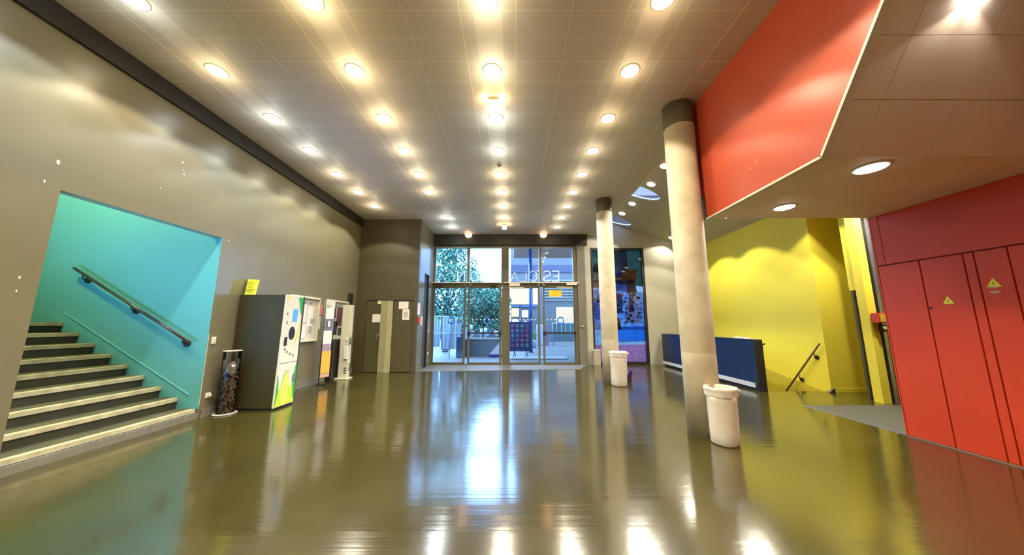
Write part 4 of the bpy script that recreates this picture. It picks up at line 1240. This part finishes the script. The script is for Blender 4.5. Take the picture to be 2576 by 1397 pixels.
for (x0, x1, z0, z1) in ((-3.55, -3.05, .45, 1.62), (-3.0, -2.35, .35, 1.72), (-2.34, -2.16, .85, 1.45), (-2.05, -1.86, .75, 1.2)):
    m_ = MB()
    n = 8
    for i in range(n):
        a, b = x0 + (x1 - x0) * i / n, x0 + (x1 - x0) * (i + 1) / n
        m_.poly([(a, 13.26 + .015 * (i % 2), z0), (b, 13.26 + .015 * ((i + 1) % 2), z0), (b, 13.26 + .015 * ((i + 1) % 2), z1 - random.uniform(0, .06)), (a, 13.26 + .015 * (i % 2), z1 - .03)])
    obj('tied_sheet', m_, sm, t)
t = thing('dark_bollard', 'dark blue pillar box outside between the sheets and the low wall', 'post', (-2.1, 14.6, OG))
obj('body', MB().box(-2.42, -2.08, 13.6, 13.9, OG, 1.0), mat('dark_teal', (.02, .06, .10)), t, bevel=.03)
obj('cap', MB().box(-2.45, -2.05, 13.57, 13.93, 1.0, 1.05), MATS['dark_teal'], t)
# right far: fence, planters, boxes
t = thing('far_fence', 'grey-green mesh fence panel far outside the fourth door', 'fence', (3.6, 21, OG))
obj('frame', MB().tube([(2.75, 21, OG), (2.75, 21, 1.45), (4.4, 21, 1.45), (4.4, 21, OG)], .03, 8), bm_, t)
obj('mesh_panel', MB().box(2.78, 4.38, 21, 21.02, .3, 1.42), mat('fence_green', (.03, .05, .045), var=.3), t)
for k in range(5):
    obj('upright', MB().tube([(3.0 + .3 * k, 20.97, .2), (3.0 + .3 * k, 20.97, 1.42)], .012, 6), bm_, t)
t = thing('pale_cabinet', 'pale rounded cabinet far outside behind the fourth door', 'cabinet', (1.9, 21, OG))
obj('body', MB().box(1.65, 2.1, 21, 21.4, OG, 1.35), mat('pale_mauve', (.2, .17, .2)), t, bevel=.06)
obj('side_panel', MB().box(2.12, 2.45, 21, 21.4, OG, 1.35), mat('mauve', (.08, .05, .08), var=.3), t, bevel=.02)
t = thing('small_shrub', 'small bright green shrub outside behind the display board', 'shrub', (1.28, 19, OG))
m_ = MB(); random.seed(9)
for k in range(260):
    c = Vector((1.32 + random.gauss(0, .10), 19 + random.gauss(0, .1), .62 + random.gauss(0, .14)))
    d = Vector((random.gauss(0, 1), random.gauss(0, 1), random.gauss(0, 1))).normalized() * .05
    e_ = d.cross(Vector((random.random(), random.random(), 1))).normalized() * .025
    m_.poly([c - d, c + e_, c + d, c - e_])
obj('foliage', m_, mat('bright_leaf', (.07, .22, .03), var=.3), t)['kind'] = 'stuff'
obj('pot', MB().capped(1.32, 19, [(.14, OG), (.18, .4), (.19, .45)], 20), mat('pot_pale', (.2, .2, .2)), t)
# parked vehicle tail light far behind the tree: a small car silhouette
t = thing('parked_car', 'dark parked car with a red tail light seen under the trees', 'car', (-2.2, 27, OG))
obj('body', MB().prism([(-3.6, 27, .3), (-1.3, 27, .3), (-1.25, 27, .75), (-1.6, 27, .85), (-1.95, 27, 1.25), (-2.9, 27, 1.28), (-3.3, 27, .85), (-3.65, 27, .75)], (0, 1.7, 0)), mat('car_grey', (.08, .11, .16), rough=.25), t, bevel=.05)
obj('tail_light', MB().disc((-1.42, 26.98, .72), (0, 1, 0), .09, .04, 14), mat('tail_red', (.8, .1, .1), emit=(1, .25, .25), estr=2.0, var=0), t)
for x in (-3.1, -1.75):
    obj('wheel', MB().disc((x, 27.0, .28), (0, 1, 0), .3, .18, 20), M['black'], t)
for n, (x, h_) in enumerate(((-2.30, 1.35), (-1.72, 1.15), (-1.5, 1.2))):
    t = thing('white_bollard', 'slim pale bollard outside under the trees, %s of three' % ('leftmost', 'middle', 'rightmost')[n], 'bollard', (x, 17.6, OG), 'pale bollards under the trees')
    obj('shaft', MB().capped(x, 17.6, [(.05, OG), (.05, h_ - .25)], 14), M['darkmetal'], t)
    obj('bollard_head', MB().capped(x, 17.6, [(.06, h_ - .25), (.085, h_ - .2), (.085, h_ - .03), (.05, h_)], 14), mat('bollard_pale', (.35, .35, .35)), t)

# trees: trunk, limbs and real leaves
def tree(x, y, crown, n, label, leafm, seed, trunk_h=2.2):
    random.seed(seed)
    t = thing('leafy_tree', label, 'tree', (x, y, OG), 'trees outside the entrance')
    tr_ = MB()
    tr_.tube([(x, y, OG), (x + .05, y, 1.2), (x - .05, y, trunk_h), (x + .1, y, trunk_h + 1.5)], [.17, .14, .12, .07], 10)
    for k in range(7):
        a = random.uniform(0, 6.28); z0 = trunk_h * random.uniform(.6, 1.1)
        tr_.tube([(x, y, z0), (x + .7 * math.cos(a), y + .7 * math.sin(a), z0 + .7), (x + 1.5 * math.cos(a), y + 1.2 * math.sin(a), z0 + 1.6)], [.06, .045, .015], 7)
    obj('trunk', tr_, mat('bark', (.03, .035, .04), rough=.8, var=.3), t)
    m_ = MB()
    bm = m_.bm
    for k in range(n):
        cx, cy, cz, rx, ry, rz = random.choices(crown, [c[3] * c[4] * c[5] for c in crown])[0]
        u = Vector((random.gauss(0, 1), random.gauss(0, 1), random.gauss(0, 1))).normalized() * (random.random() ** .33)
        c = Vector((cx + u.x * rx, cy + u.y * ry, cz + u.z * rz))
        d = Vector((random.gauss(0, 1), random.gauss(0, 1), random.gauss(0, 1))).normalized() * random.uniform(.07, .13)
        e_ = d.cross(Vector((random.gauss(0, 1), random.gauss(0, 1), random.gauss(0, 1)))).normalized() * d.length * .5
        vs = [bm.verts.new(p) for p in (c - d, c + e_, c + d, c - e_)]
        bm.faces.new(vs).material_index = random.choice((0, 0, 1, 2))
    obj('foliage', m_, leafm, t)['kind'] = 'stuff'
lm1 = [translucent('leaf_mid', (.06, .17, .10), .4, .3, 3), translucent('leaf_dark', (.010, .04, .04), .3, .3), translucent('leaf_light', (.16, .36, .22), .4, .3)]
tree(-3.5, 16.5, [(-3.7, 16.5, 2.9, 1.5, 1.3, 1.5), (-4.6, 16.2, 4.4, 1.7, 1.5, 1.6), (-3.0, 17, 4.6, 1.0, 1.3, 1.3), (-3.6, 16.5, 6.2, 1.6, 1.5, 1.4), (-5.4, 16.5, 2.6, 1.3, 1.2, 1.6)], 9000, 'big leafy tree filling the leftmost entrance pane', lm1, 21)
tree(-1.9, 19.5, [(-2.0, 19.5, 2.7, 1.5, 1.4, 1.25), (-.9, 19.6, 2.6, .9, 1.0, 1.2), (-2.6, 19.5, 4.1, .8, 1.0, .9), (-2.0, 20, 1.5, 1.6, 1.0, .7)], 6500, 'lower leafy tree behind the second entrance door', lm1, 22, 1.6)
h = thing('far_hedge', 'long dark hedge closing the forecourt behind the trees', 'hedge', (-10, 32, OG))
m_ = MB(); random.seed(4)
for k in range(7000):
    c = Vector((random.uniform(-24, -.8), random.uniform(31, 33), random.uniform(0, 3.0 if random.random() < .8 else 3.8)))
    d = Vector((random.gauss(0, 1), random.gauss(0, 1), random.gauss(0, 1))).normalized() * .24
    e_ = d.cross(Vector((random.gauss(0, 1), random.gauss(0, 1), 1))).normalized() * .14
    m_.poly([c - d, c + e_, c + d, c - e_], random.choice((0, 1, 1, 2)))
obj('foliage', m_, lm1, h)['kind'] = 'stuff'
obj('core', MB().box(-24, -.9, 31.6, 32.4, OG, 2.4), lm1[1], h)

for o in list(scene.objects):
    if '_w' in o:
        del o['_w']
